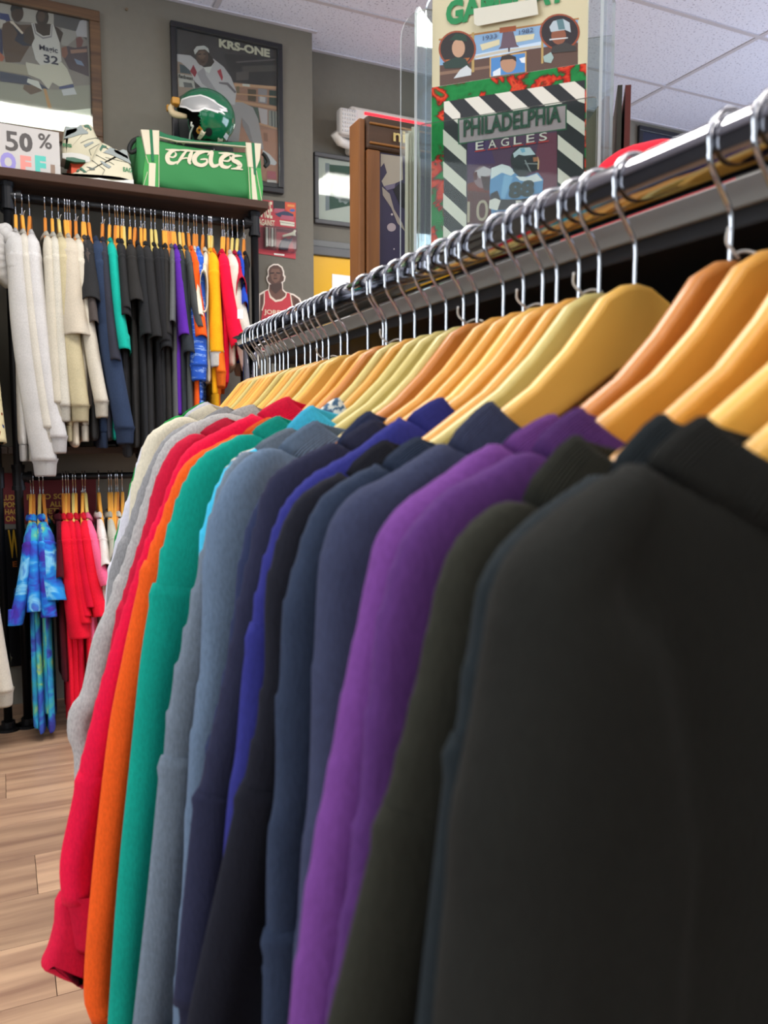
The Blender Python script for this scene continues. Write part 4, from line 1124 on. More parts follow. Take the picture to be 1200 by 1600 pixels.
# basketball player cut-out stuck on the wall
c = crop(380, 300, 5.333)
t = empty('cutout_figure', (1.25, CY, 1.6), 'die-cut cardboard figure of basketball player in red jersey on wall', 'cutout')
ol = [(195,742),(190,715),(204,690),(200,650),(215,620),(250,600),(290,600),(325,625),(340,665),(340,690),(352,705),(345,745),(330,755),(330,810),(352,832),(420,850),(470,885),(490,930),(495,1020),(500,1200),(470,1330),(150,1330),(128,1100),(130,850),(170,825),(206,810),(213,770)]
mk('board', *extrude_poly([tuple(onY(*p, CY)[[0, 2]]) for p in c(ol)], 'y', CY - .004, CY), plain('#ece0d2', .5), t)
Pc = planeY(CY - .004)
items = [('#6d4a3d', c([(140,860),(180,838),(214,820),(220,770),(322,760),(326,818),(350,842),(418,862),(462,892),(480,935),(486,1020),(490,1195),(465,1320),(158,1320),(138,1095)])),
 ('#55392f', c([(140,880),(165,870),(160,960),(150,1060),(138,1060)])), ('#553a30', c([(420,880),(462,900),(478,950),(478,1010),(430,1000)])),
 ('#5c4035', c([(206,742),(202,718),(214,700),(211,655),(222,630),(252,611),(288,611),(318,632),(330,668),(330,698),(340,710),(336,740),(320,750),(300,775),(262,780),(235,770)])), ('#7d5a4a', c([(235,640),(300,640),(312,690),(300,740),(268,760),(240,735),(228,690)])),
 ('#33221d', c([(222,672),(258,668),(258,680),(222,684)])), ('#33221d', c([(275,668),(308,672),(308,684),(275,680)])), ('#4a2f28', c([(250,715),(284,715),(280,726),(254,727)])), ('#6a473b', c([(258,680),(276,680),(282,706),(252,706)])), ('#4a332b', c([(225,770),(320,758),(322,800),(270,850),(228,810)])),
 ('#c2323e', c([(172,835),(206,818),(226,872),(270,908),(318,900),(352,872),(362,838),(388,846),(405,960),(432,1010),(445,1320),(158,1320),(150,1060),(170,930)])),
 ('#e8d9c4', c([(206,818),(214,822),(232,868),(272,900),(316,892),(348,868),(356,838),(364,840),(356,876),(320,908),(268,918),(220,880)])), ('#e8d9c4', c([(172,835),(180,832),(178,930),(160,990),(152,985),(170,930)])), ('#e8d9c4', c([(388,846),(396,850),(414,960),(430,1000),(428,1008),(405,962)])),
 ('#a32a35', c([(165,1045),(200,1045),(215,1320),(158,1320)]))]
picture('printed_figure', items, Pc, t, nrm=NB, start=.0004, step=.0001)
rect_text('jersey_lettering', 'JORDAN', plain('#e9cdb0', .5), Pc, c([(172, 1028)])[0], c([(405, 1018)])[0], 9.5, t, depth=.003, bold=.03)
# dark red film poster behind the lower rail
PX = YB - .002; Pc = planeY(PX)
t = empty('film_poster', (.2, PX, .78), 'dark red poster with yellow lettering behind the lower rail', 'poster')
mk('sheet', *extrude_poly([tuple(onY(*p, PX)[[0, 2]]) for p in [(-40,738),(150,742),(150,820),(-40,818)]], 'y', PX - .002, PX), plain('#6e141b', .6), t)
YEL = plain('#c89a3c', .5)
for s, bl_, br_ in (('LUDE', (4, 782), (28, 782)), ('POM', (6, 793), (27, 793)), ('HAC', (8, 804), (28, 804)), ('ON', (9, 815), (26, 815)), ('FR CO SO', (42, 781), (100, 780)), ('ALL', (78, 792), (97, 792)), ('METI', (66, 803), (92, 803)), ('ORY', (73, 814), (90, 814))):
    rect_text('lettering', s, YEL, Pc, bl_, br_, 8.5, t, depth=.003, bold=.02)
# black shirt with a yellow W pinned low on the wall
t = empty('t_shirt', (-.0, PX, .3), 'black t-shirt with yellow letter W pinned flat behind the left uprights', 't-shirt')
xx = onY(24, 860, PX)[0]; zz = onY(24, 860, PX)[2]
mk('body', *puffed(smooth_closed([(xx - .2, zz + .06), (xx - .08, zz + .09), (xx + .03, zz + .09), (xx + .10, zz + .05), (xx + .10, zz - .45), (xx - .2, zz - .45)], 3), PX - .018, PX, .008, 2), fabric('#1f2024'), t, smooth=True)
rect_text('lettering', 'W', plain('#d8a81c', .7), planeY(PX - .018), (14, 872), (32, 872), 44, t, depth=.002, bold=.03)
rect_text('lettering', 'E', plain('#b8641c', .7), planeY(PX - .018), (20, 886), (27, 886), 9, t, depth=.002, bold=.03)

# ------------------------------------------------------------------ alcove wall: emergency light, pennant, door, dark poster
YW = YA - .001
c = crop(460, 130, 4.571)
t = empty('emergency_exit_light', (1.95, YW, 2.5), 'off-white emergency exit light with square lamp head and red lit edge', 'exit light')
PLW = plain('#d8d2c8', .45); a = onY(550, 233, 3.93); b = onY(553, 168, 3.93)
bx0, bz0, bz1 = a[0] - .02, a[2] - .02, b[2]
mk('housing', *rbox(bx0, bx0 + .62, 3.905, YW, bz0, bz1, .018, 3), PLW, t)
mk('face_plate', *rbox(bx0 + .02, bx0 + .60, 3.897, 3.907, bz0 + .03, bz1 - .015, .008, 2), plain('#e2dbd2', .4), t)
lampm = plain('#ff2838', .4, emit=.9)
text_mesh('exit_lettering', 'EXIT', lampm, (bx0 + .10, 3.8965, bz0 + .045), (1, 0, 0), (0, 0, 1), .42, .12, t, .001, .03)
mk('lit_edge', *rbox(bx0 + .075, bx0 + .58, 3.890, 3.900, bz1 - .040, bz1 - .026, .002, 1), lampm, t)
h0 = onY(530, 205, 3.86); h1 = onY(557, 172, 3.86)
mk('lamp_head', *rbox(h0[0] - .002, h1[0] + .004, 3.845, 3.90, h0[2] - .015, h1[2] - .002, .014, 3), plain('#cfcac4', .4), t)
mbl = MB()
for i in range(6):
    for j in range(6):
        x = h0[0] + .012 + i * (h1[0] - h0[0] - .016) / 6; z = h0[2] - .002 + j * (h1[2] - h0[2]) / 6
        mbl.add(rbox(x, x + .009, 3.840, 3.847, z, z + .010, .002, 1))
mbl.obj('lens', plain('#e8e8e8', .1, .3), t)['kind'] = 'stuff'
mk('lamp_arm', *sweep([(h0[0] - .012, 3.89, h0[2] - .0), (h0[0] + .02, 3.905, h0[2] - .03), (bx0 + .02, 3.93, h0[2] - .035)], .024, 12), PLW, t, smooth=True)
# framed pennant
t = empty('framed_pennant', (1.8, YW, 2.25), 'grey-framed dark green felt pennant with pale seal on alcove wall', 'picture')
PY2 = YW - .010; P2 = planeY(PY2)
fx0, fz0, fz1 = onY(492, 300, 3.965)[0], onY(493, 348, 3.965)[2], onY(492, 236, 3.965)[2]; fx1 = fx0 + .72
frame_bars('frame_bar', t, fx0, fx1, fz0, fz1, YW, .022, .025, plain('#4b4c4e', .45))
mk('mount_board', *box(fx0 + .02, fx1 - .02, PY2, PY2 + .006, fz0 + .02, fz1 - .02), plain('#dcdad4', .7), t)
items = [('#24503c', c([(225,578),(900,640),(900,780),(225,908)])), ('#8d929c', c([(220,570),(250,572),(250,906),(222,912)]))]
seal = [(365 + (82 + 7 * math.cos(12 * a_)) * math.cos(a_), 770 + (88 + 7 * math.cos(12 * a_)) * math.sin(a_)) for a_ in [2 * math.pi * i / 72 for i in range(72)]]
items += [('#a3a9ac', c(seal)), ('#24503c', c(ell(365, 770, 52, 57, 28))), ('#a3a9ac', c(ell(365, 770, 47, 52, 28))), ('#24503c', c(ell(365, 770, 44, 48, 28))), ('#a3a9ac', c([(340,735),(390,735),(388,780),(365,805),(342,780)])), ('#24503c', c([(350,752),(380,752),(378,775),(365,788),(352,775)]))]
picture('felt_pennant', items, P2, t, nrm=NB, start=.0006, step=.0002)
FL = plain('#dfe2d8', .7)
rect_text('seal_lettering', 'VINTAGE', plain('#2c4a3c', .7), P2, c([(328, 842)])[0], c([(402, 846)])[0], 3.4, t, depth=.0035)
rect_text('lettering', 'P', FL, P2, c([(458, 778)])[0], c([(505, 780)])[0], 15, t, depth=.0035, bold=.03)
rect_text('lettering', 'P', FL, P2, c([(458, 850)])[0], c([(505, 852)])[0], 14, t, depth=.0035, bold=.03)
mk('glazing', *box(fx0 + .02, fx1 - .02, YW - .022, YW - .020, fz0 + .02, fz1 - .02), GLASS, t)
# yellow door with bright daylight painted as a white panel, grey head trim
dx0 = onY(488, 400, YA)[0]; dz1 = onY(493, 399, YA - .012)[2]
d = struct(mk('door_1', *rbox(dx0 - .01, dx0 + .92, YA - .012, YA - .0005, .02, dz1, .002, 1), plain('#e8b21e', .25)))
mk('door_daylight', *extrude_poly([tuple(onY(*p, YA - .014)[[0, 2]]) for p in [(519,428),(590,436),(590,640),(519,620)]], 'y', YA - .0145, YA - .0122), plain('#f4f4f2', .5), d)
struct(mk('trim_1', *rbox(dx0 - .01, dx0 + 1.0, YA - .03, YA - .0005, dz1 + .001, onY(493, 384, YA - .03)[2], .004, 2), plain('#5d5f60', .5)))
struct(mk('trim_2', *rbox(dx0 - .01, dx0 + 1.0, YA - .018, YA - .0005, onY(493, 384, YA - .03)[2] + .001, onY(493, 374, YA - .018)[2], .004, 2), plain('#6d6f6d', .5)))
# dark blue framed poster by the ceiling
t = empty('framed_poster', (3.8, YW, 2.6), 'dark navy framed poster with thin white border line near the ceiling', 'poster')
x0 = onY(996, 190, YW)[0]
frame_bars('frame_bar', t, x0, x0 + .75, 2.45, 3.06, YW, .03, .022, plain('#1e1f24', .4))
mk('backing_sheet', *box(x0 + .025, x0 + .725, YW - .012, YW - .004, 2.475, 3.035), plain('#20243a', .5), t)
mbl = MB()
for q in (box(x0 + .09, x0 + .66, YW - .0135, YW - .0122, 2.97, 2.974), box(x0 + .09, x0 + .094, YW - .0135, YW - .0122, 2.54, 2.97), box(x0 + .656, x0 + .66, YW - .0135, YW - .0122, 2.54, 2.97), box(x0 + .09, x0 + .66, YW - .0135, YW - .0122, 2.54, 2.544)): mbl.add(q)
mbl.obj('border_line', plain('#c9cad2', .5), t)

# ------------------------------------------------------------------ things on the upper shelf
# hand-lettered sale card
SY = 3.475; Ps = planeY(SY)
t = empty('sale_card', (.12, SY, SHZ), 'white hand-lettered card reading 50% off on the shelf', 'sign')
pts = [tuple(onY(*p, SY)[[0, 2]]) for p in [(-25, 188), (92, 207), (95, 276), (-25, 262)]]
pts[2] = (pts[2][0], SHZ + .001); pts[3] = (pts[3][0], SHZ + .001)
mk('card', *extrude_poly(pts, 'y', SY, SY + .002), plain('#bfbcb8', .8), t)
c = crop(0, 0, 4)
for ch, hx, x0, x1, y0, y1, bo in (('5', '#4a4644', 35, 115, 815, 940, .02), ('0', '#4a4644', 122, 205, 826, 945, .05), ('%', '#4a4644', 240, 325, 830, 925, .02), ('O', '#8f86c4', 4, 102, 946, 1066, .06), ('F', '#e08a80', 130, 198, 970, 1080, .06), ('F', '#4fb8aa', 222, 290, 970, 1096, .06), ('I', '#8a7362', 318, 346, 1028, 1106, .03)):
    rect_text('lettering', ch, plain(hx, .6), Ps, (x0 / 4, y1 / 4), (x1 / 4, y1 / 4 + .6), (y1 - y0) / 4, t, depth=.0006, bold=bo)
# orange box under the raised shoe
c = crop(90, 180, 9.23)
t = empty('shoe_box', (.42, 3.62, SHZ), 'small orange box behind the two sneakers', 'box')
a = onY(*c([(195, 830)])[0], 3.56); b = onY(*c([(360, 690)])[0], 3.56)
mk('box_body', *rbox(a[0], b[0] + .10, 3.56, 3.74, SHZ, b[2] + .006, .003), plain('#e2562f', .6), t)
mk('box_lid', *rbox(a[0] - .003, b[0] + .103, 3.557, 3.743, b[2] - .012, b[2] + .010, .003), plain('#d84e2a', .6), t)
SHOE = plain('#cbc5aa', .55, name='aged_leather'); GREY = plain('#8f9896', .6); DGRN = plain('#0f5a40', .45); SOLE = plain('#d2d2cc', .5); INK = plain('#59625c', .5)
def shoe(label, y0, y1, upper, sole, tread, patches, lettering, collar_in):
    t = empty('sneaker', (np.mean([onY(*p, y0)[0] for p in c(upper)]), (y0 + y1) / 2, SHZ), label, 'sneaker', 'sneakers on the shelf')
    U = smooth_closed([tuple(onY(*p, y0)[[0, 2]]) for p in c(upper)], 3)
    mk('upper', *puffed(U, y0, y1, .018, 4), SHOE, t, smooth=True)
    S = [tuple(onY(*p, y0)[[0, 2]]) for p in c(sole)]
    mk('midsole', *puffed(S, y0 - .006, y1 + .006, .005, 2), SOLE, t)
    for q in tread:
        mk('tread', *puffed([tuple(onY(*p, y0)[[0, 2]]) for p in c(q)], y0 - .0075, y1 + .0075, .002, 1), DGRN, t)
    for nm, m, q in patches:
        mk(nm, *puffed([tuple(onY(*p, y0)[[0, 2]]) for p in c(q)], y0 - .0028, y0 + .010, .0012, 1), m, t)
    Q = [tuple(onY(*p, y0)[[0, 2]]) for p in c(collar_in)]
    mk('collar_lining', *puffed(Q, y0 + .016, y1 - .016, .006, 2), plain('#7d8684', .8), t, smooth=True)
    for s, bl_, br_, h in lettering:
        rect_text('lettering', s, plain('#1e7a48', .6), planeY(y0 - .001), c([bl_])[0], c([br_])[0], h, t, depth=.0016, bold=.03)
    return t
def ln(a, b, w=6):
    a = np.array(a, float); b = np.array(b, float); d = b - a; n = np.array([-d[1], d[0]]) / np.linalg.norm(d) * w / 2
    return [tuple(a + n), tuple(b + n), tuple(b - n), tuple(a - n)]
shoe('aged white high-top sneaker raised behind, toe tucked under its pair', 3.54, 3.64,
     [(110,150),(150,150),(200,168),(270,160),(330,130),(430,110),(500,140),(570,290),(640,370),(720,470),(760,620),(600,690),(400,690),(230,620),(66,570),(80,330)],
     [(60,550),(200,540),(330,555),(470,600),(480,690),(400,690),(120,645),(62,625)],
     [[(120,612),(230,612),(400,655),(400,690),(250,688),(120,655)]],
     [('ankle_panel', GREY, [(115,160),(195,178),(280,175),(335,135),(370,190),(440,245),(440,270),(330,280),(190,325),(90,340)]), ('ankle_inset', SHOE, [(125,215),(270,185),(290,210),(265,245),(100,320)]),
      ('green_patch', DGRN, [(378,150),(440,130),(495,210),(475,225),(440,180),(395,180)]), ('vent', GREY, [(375,430),(505,378),(522,400),(400,470)]),
      ('piping', INK, ln((330,402),(440,350))), ('piping', INK, ln((440,350),(590,322))), ('piping', INK, ln((455,500),(600,415))), ('piping', INK, ln((455,500),(485,585)))],
     [('ES', (75, 450), (205, 452), 5.2)], [(150,150),(220,170),(320,140),(400,115),(470,125),(430,180),(200,200)])
shoe('aged white high-top sneaker in front, toe pointing left', 3.455, 3.555,
     [(45,895),(60,862),(150,838),(270,800),(330,745),(400,680),(480,640),(520,560),(560,470),(610,395),(650,380),(760,430),(880,510),(940,486),(1000,500),(1022,600),(1060,700),(1085,830),(1095,1000),(900,960),(600,930),(300,930)],
     [(45,880),(300,915),(600,905),(800,945),(1095,930),(1100,1010),(1085,1052),(700,1003),(300,962),(50,915)],
     [[(510,950),(600,938),(760,975),(1030,985),(1030,1030),(900,1020),(510,972)]],
     [('ankle_panel', GREY, [(655,540),(760,465),(890,515),(940,492),(1000,510),(1020,600),(1060,705),(940,650),(760,570)]), ('ankle_inset', SHOE, [(805,505),(840,490),(1010,590),(1025,640),(830,545)]),
      ('green_patch', DGRN, [(605,490),(640,425),(708,448),(695,475),(655,470),(620,525)]), ('green_patch', DGRN, [(325,745),(352,760),(425,825),(380,828),(318,775)]), ('green_patch', DGRN, [(270,800),(300,770),(312,790),(285,815)]),
      ('vent', GREY, [(610,658),(640,660),(775,742),(740,772),(660,722)]), ('piping', INK, ln((495,648),(680,790))), ('piping', INK, ln((680,790),(640,872))), ('piping', INK, ln((550,570),(815,712))), ('piping', INK, ln((690,610),(1000,680), 5)),
      ('wing_emblem', INK, [(415,742),(470,750),(500,762),(560,735),(572,745),(530,772),(540,792),(455,795),(470,775)])],
     [('EAG', (945, 812), (1072, 835), 7.0)], [(880,510),(940,490),(1000,505),(1015,560),(930,560)])

# green duffel bag
c = crop(200, 190, 5.4545)
BY0, BY1 = 3.475, 3.745
GRN = plain('#348248', .85, name='green_nylon'); LGRN = plain('#459a50', .85); DKG = plain('#0f6a42', .7); CRW = plain('#d5cdb4', .8)
t = empty('duffel_bag', (.82, 3.61, SHZ), 'green sports duffel bag with white lettering and straps on the shelf', 'bag')
bx0, bx1 = onY(*c([(95, 500)])[0], BY0)[0], onY(*c([(1150, 600)])[0], BY0)[0]
ztop = onY(*c([(640, 170)])[0], BY0)[2]; zb = SHZ + .001
bagv = []; bagf = []
nx, K = 36, 36
for i in range(nx + 1):
    u = i / nx; x = bx0 + (bx1 - bx0) * u
    e = 1 - .16 * max(0, abs(2 * u - 1) - .86) / .14
    sag = -.012 * math.sin(math.pi * u) + .018 * (abs(2 * u - 1) ** 4)
    for j in range(K):
        a = 2 * math.pi * j / K
        cx, cz = math.cos(a), math.sin(a)
        yy = math.copysign(abs(cx) ** .42, cx); zz = math.copysign(abs(cz) ** .42, cz)
        h = (ztop - zb) / 2
        z = zb + h + zz * h * e + (sag if zz > 0 else 0) * max(0, zz)
        if zz < 0: z = max(z, zb)
        y = (BY0 + BY1) / 2 + yy * (BY1 - BY0) / 2 * e + .002 * math.sin(17 * u + 5 * zz) * (abs(yy) > .9)
        bagv.append((x, y, z))
for i in range(nx):
    for j in range(K):
        bagf.append((i * K + j, (i + 1) * K + j, (i + 1) * K + (j + 1) % K, i * K + (j + 1) % K))
bagf.append(tuple(range(K))); bagf.append(tuple(nx * K + j for j in range(K - 1, -1, -1)))
mk('bag_body', bagv, bagf, GRN, t, smooth=True)
def slab(name, m, q, th=.0035, parent=t, y=None):
    y = BY0 if y is None else y
    return mk(name, *puffed([tuple(onY(*p, y)[[0, 2]]) for p in c(q)], y - th, y + .012, .001, 1), m, parent)
slab('side_panel', LGRN, [(150,280),(262,285),(262,585),(125,575),(130,420)])
slab('side_panel', LGRN, [(1020,385),(1130,400),(1150,560),(1140,690),(1030,672)])
slab('shoulder_strap', CRW, [(108,70),(265,78),(265,285),(150,282)], .005)
slab('strap_tail', CRW, [(178,352),(235,358),(228,582),(172,578)], .005)
slab('shoulder_strap', CRW, [(1000,180),(1132,190),(1120,330),(1092,400),(1018,385)], .005)
slab('strap_tail', CRW, [(1045,392),(1070,400),(1105,690),(1058,682)], .005)
slab('zip_stripe', DKG, [(180,72),(206,74),(222,345),(198,345)], .0065); slab('zip_stripe', DKG, [(1048,182),(1074,186),(1092,455),(1070,455)], .0065)
slab('piping', CRW, ln((262, 90), (262, 588), 5), .0065); slab('piping', CRW, ln((1012, 190), (1040, 676), 5), .0065); slab('piping', CRW, ln((1090, 420), (1140, 690), 5), .0065); slab('piping', CRW, ln((150, 290), (172, 360), 5), .0065); slab('piping', CRW, ln((165, 430), (122, 575), 5), .0065)
slab('piping', CRW, [(268,128),(420,165),(700,185),(1005,212),(1005,220),(700,193),(420,173),(268,136)], .0045)
slab('top_band', DKG, [(268,82),(330,110),(560,160),(800,178),(1003,172),(1005,210),(700,184),(420,164),(268,126)], .003)
# lettering strokes
def ribbon(pts, w):
    P, _ = resample([(x, y) for x, y in pts], max(10, 5 * len(pts))); T = np.gradient(P, axis=0); T /= np.linalg.norm(T, axis=1)[:, None]
    n = np.stack([-T[:, 1], T[:, 0]], 1)
    wv_ = (w if hasattr(w, '__len__') else [w] * 2); ww = np.interp(np.linspace(0, 1, len(P)), np.linspace(0, 1, len(wv_)), wv_) / 2
    return P + n * ww[:, None], P - n * ww[:, None]
def stroke_letters(name, strokes, mat, plane, parent, off):
    mb = MB()
    for k, (pts, w) in enumerate(strokes):
        A, B = ribbon(pts, w)
        V = [np.array(plane(*c([tuple(p)])[0])) + NB * (off + k * .00008) for p in list(A) + list(B)]
        n = len(A)
        mb.add((V, [(i, i + 1, n + i + 1, n + i) for i in range(n - 1)]))
    return mb.obj(name, mat, parent)
E_ = [([(318,238),(360,243),(440,246)], [6, 20, 14]), ([(405,246),(362,262),(335,300),(345,345),(385,356),(428,338)], [14, 34, 40, 36, 26, 6]), ([(350,300),(385,305),(408,285),(400,262)], [12, 14, 18, 10])]
A_ = [([(440,244),(500,248),(560,252)], [10, 20, 12]), ([(500,250),(470,285),(432,340),(415,366)], [14, 26, 24, 10]), ([(545,252),(528,300),(520,345),(535,362)], [20, 34, 34, 16]), ([(450,322),(490,312),(520,316)], [10, 12, 10])]
G_ = [([(560,252),(620,256),(690,258)], [10, 22, 16]), ([(660,258),(600,270),(565,310),(575,355),(625,375),(668,355),(672,325)], [14, 34, 42, 40, 30, 30, 14]), ([(615,325),(650,322),(678,325)], [10, 16, 12])]
L_ = [([(675,290),(700,262),(722,262)], [6, 20, 28]), ([(715,258),(705,310),(705,350),(725,380),(765,372),(790,345)], [30, 36, 36, 34, 22, 6])]
E2 = [([(770,270),(830,272),(905,282)], [8, 20, 14]), ([(870,280),(815,298),(790,335),(800,378),(845,392),(880,372)], [14, 34, 40, 36, 26, 6]), ([(805,335),(850,338),(872,318),(865,298)], [12, 14, 18, 10])]
S_ = [([(972,296),(930,294),(898,300),(895,330),(935,352),(955,380),(925,398)], [6, 20, 26, 34, 38, 36, 20]), ([(875,405),(925,402),(978,412)], [8, 20, 8])]
stroke_letters('lettering', E_ + A_ + G_ + L_ + E2 + S_, CRW, planeY(BY0), t, .0028)
# end handles and top carry strap
eh = [onY(*p, BY0 + .05) for p in c([(95,140),(45,165),(12,220),(20,262),(60,250),(92,225)])]
mk('end_handle', *sweep(resample(eh, 24)[0], .009, 8), plain('#1a1c1c', .7), t, smooth=True)
eh = [onY(*p, BY0 + .05) for p in c([(1145,270),(1175,300),(1195,350),(1165,385)])]
mk('end_handle', *sweep(resample(eh, 18)[0], .009, 8), plain('#1a1c1c', .7), t, smooth=True)
sy = (BY0 + BY1) / 2
def strap_arch(x0, x1, m, w=.02):
    mbx = MB(); n = 14
    V = []
    for i in range(n + 1):
        u = i / n; x = x0 + (x1 - x0) * u; z = ztop + .004 + .012 * math.sin(math.pi * u)
        V += [(x, sy - .07 - w, z), (x, sy - .07 + w, z), (x, sy - .07 + w, z - .004), (x, sy - .07 - w, z - .004)]
    Fq = []
    for i in range(n):
        for j in range(4): Fq.append((i * 4 + j, i * 4 + (j + 1) % 4, (i + 1) * 4 + (j + 1) % 4, (i + 1) * 4 + j))
    mk('carry_strap', V, Fq, m, t)
xa, xb = onY(*c([(372, 130)])[0], BY0)[0], onY(*c([(510, 140)])[0], BY0)[0]
strap_arch(xa, xa + (xb - xa) * .5, DKG); strap_arch(xa + (xb - xa) * .5, xb, CRW)

# football helmet on the bag
c = crop(255, 130, 9.23)
HYc = 3.60
ctr = onY(*c([(620, 490)])[0], HYc); 
rx = (onY(*c([(1030, 490)])[0], HYc)[0] - onY(*c([(185, 490)])[0], HYc)[0]) / 2
rz = (onY(*c([(620, 95)])[0], HYc)[2] - onY(*c([(620, 885)])[0], HYc)[2]) / 2
cx0 = (onY(*c([(1030, 490)])[0], HYc)[0] + onY(*c([(185, 490)])[0], HYc)[0]) / 2
cz0 = onY(*c([(620, 95)])[0], HYc)[2] - rz
ry = rx * .86
t = empty('football_helmet', (cx0, HYc, cz0 - rz), 'green football helmet with silver wing decal on top of the duffel bag', 'helmet')
HG = plain('#0f6440', .14, 0, .5, .6, name='helmet_shell')
def hel(x, z, off=0.0):
    q = 1 - ((x - cx0) / (rx + off)) ** 2 - ((z - cz0) / (rz + off)) ** 2
    return HYc - (ry + off) * math.sqrt(max(0, q))
bm = bmesh.new()
bmesh.ops.create_uvsphere(bm, u_segments=64, v_segments=40, radius=1)
bmesh.ops.rotate(bm, verts=bm.verts, cent=(0, 0, 0), matrix=Matrix.Rotation(math.pi / 2, 3, 'X'))
kill = []
for f_ in bm.faces:
    m_ = f_.calc_center_median()
    # open face at the left (-X), below the brow, and an open base
    face = m_.x < -.46 + .22 * max(0, -m_.z) and -.95 < m_.z < .16 - .10 * (m_.x + .5)
    if face or m_.z < -.93: kill.append(f_)
bmesh.ops.delete(bm, geom=kill, context='FACES')
for v_ in bm.verts:
    n_ = v_.co.copy(); jaw = max(0, -n_.z)
    v_.co = Vector((cx0 + n_.x * rx * (1 + .02 * jaw) , HYc + n_.y * ry, cz0 + n_.z * rz))
me = bpy.data.meshes.new('shell'); bm.to_mesh(me); bm.free()
for v_ in me.vertices: v_.co -= Vector(t.location)
me.materials.append(HG); me.materials.append(plain('#1f1c1a', .8)); me.polygons.foreach_set('use_smooth', [True] * len(me.polygons))
o = bpy.data.objects.new('shell', me); COL.objects.link(o); o.parent = t
sol = o.modifiers.new('thickness', 'SOLIDIFY'); sol.thickness = .008; sol.offset = -1; sol.material_offset = 1; sol.material_offset_rim = 0
def hpt(p): q = onY(*c([p])[0], HYc - ry * .6); return q[0], q[2]
# parallax-correct pixel -> shell surface: iterate
def on_shell(p, off):
    Y = HYc - ry * .7
    for _ in range(12):
        q = onY(*c([p])[0], Y); Y = hel(q[0], q[2], off)
    return np.array([q[0], Y, q[2]])
def shell_decal(name, m, poly, off, parent):
    bmx = bmesh.new()
    vs = [bmx.verts.new((x, y, 0)) for x, y in poly]; bmx.faces.new(vs)
    bmesh.ops.triangulate(bmx, faces=bmx.faces)
    for _ in range(3): bmesh.ops.subdivide_edges(bmx, edges=[e for e in bmx.edges if e.calc_length() > 30], cuts=1, use_grid_fill=True)
    bmesh.ops.triangulate(bmx, faces=bmx.faces)
    bmx.verts.index_update()
    V = [on_shell((v.co.x, v.co.y), off) for v in bmx.verts]; Fq = [tuple(v.index for v in f.verts) for f in bmx.faces]
    bmx.free()
    return mk(name, V, Fq, m, parent, smooth=True)
WING = [(232,350),(240,300),(265,225),(380,185),(540,162),(640,195),(745,245),(700,255),(790,290),(925,368),(850,362),(935,415),(850,405),(880,437),(800,415),(790,432),(700,400),(600,372),(520,410),(420,412),(330,360),(240,345)]
shell_decal('wing_decal', plain('#e4e4e2', .3), WING, .0012, t)
shell_decal('wing_inner', plain('#a2a4a4', .3), [(248,318),(275,240),(385,203),(535,180),(640,215),(720,265),(820,330),(880,368),(800,360),(840,400),(760,385),(700,370),(600,345),(500,380),(420,380),(330,335)], .0020, t)
shell_decal('ear_hole', plain('#0a0a0a', .9), ell(655, 705, 50, 62, 20), .0012, t)
shell_decal('ear_rim', plain('#0c5236', .3), ell(655, 705, 60, 72, 24), .0007, t)
shell_decal('white_sticker', plain('#d8dadc', .5), [(905,712),(948,760),(915,828),(868,775)], .0015, t)
shell_decal('bracket', plain('#b07a28', .5), [(520,612),(568,660),(548,720),(500,735),(472,690)], .004, t); shell_decal('bracket_hole', plain('#2c2016', .8), ell(520, 675, 16, 18, 12), .0048, t)
shell_decal('chin_snap', plain('#d9cfb2', .5), [(540,725),(572,750),(545,820),(510,855),(465,835),(490,770)], .005, t); shell_decal('chin_snap', plain('#d9cfb2', .5), [(745,850),(820,825),(840,865),(760,880)], .003, t)
shell_decal('rivet', plain('#cdbf9a', .4), ell(450, 742, 18, 20, 12), .003, t)
# padding showing at the brow and lower face edge trim
PAD = plain('#cdbb96', .8)
br = [on_shell(p, -.004) for p in [(205,300),(190,360),(230,430),(330,475)]]
bp_ = [np.array(onY(*c([p])[0], HYc - .02)) for p in [(150,300),(110,370),(150,440),(260,470),(340,480)]]
mk('brow_pad', *sweep(resample(bp_, 20)[0], [.009 + .005 * math.sin(math.pi * i / 19) for i in range(20)], 12), PAD, t, smooth=True)
mk('brow_clip', *rbox(bp_[0][0] - .012, bp_[0][0] + .020, HYc - .055, HYc - .01, bp_[0][2] - .010, bp_[0][2] + .018, .005, 2), plain('#b8842c', .5), t)
mk('brow_clip', *rbox(bp_[0][0] - .022, bp_[0][0] - .010, HYc + .01, HYc + .03, bp_[0][2] - .018, bp_[0][2] + .008, .003, 1), plain('#b8842c', .5), t)
jt = [on_shell(p, .0005) for p in [(410,560),(402,620),(385,690),(372,760),(378,825)]]
mk('face_trim', *sweep(resample(jt, 24)[0], .0035, 8), plain('#d2d6cc', .4), t, smooth=True)

# ------------------------------------------------------------------ things on the near display shelf
SZ = 1.3225
# magazine holder: plane of the front magazine, seen almost square on
zf = 1.09
M0 = EYE + ray(800, 300) * zf
az = math.radians(-41.7)
MR = np.array([-math.sin(az), -math.cos(az), 0])            # reading direction (left to right)
MN = np.array([MR[1], -MR[0], 0])                            # towards the reader
if np.dot(MN, EYE - M0) < 0: MN = -MN
UPV = np.array([0, 0, 1.0])
def planeM(d): return lambda px, py: onP(px, py, M0 - MN * d, MN)
def sheet3(plane_pts, th, n):
    V = [np.array(p) for p in plane_pts]; k = len(V)
    W = V + [p - n * th for p in V]
    return W, [tuple(range(k)), tuple(range(2 * k - 1, k - 1, -1))] + [(i, i + k, (i + 1) % k + k, (i + 1) % k) for i in range(k)]
def down(p): return np.array([p[0], p[1], SZ + .006])
c = crop(610, 0, 2.927)
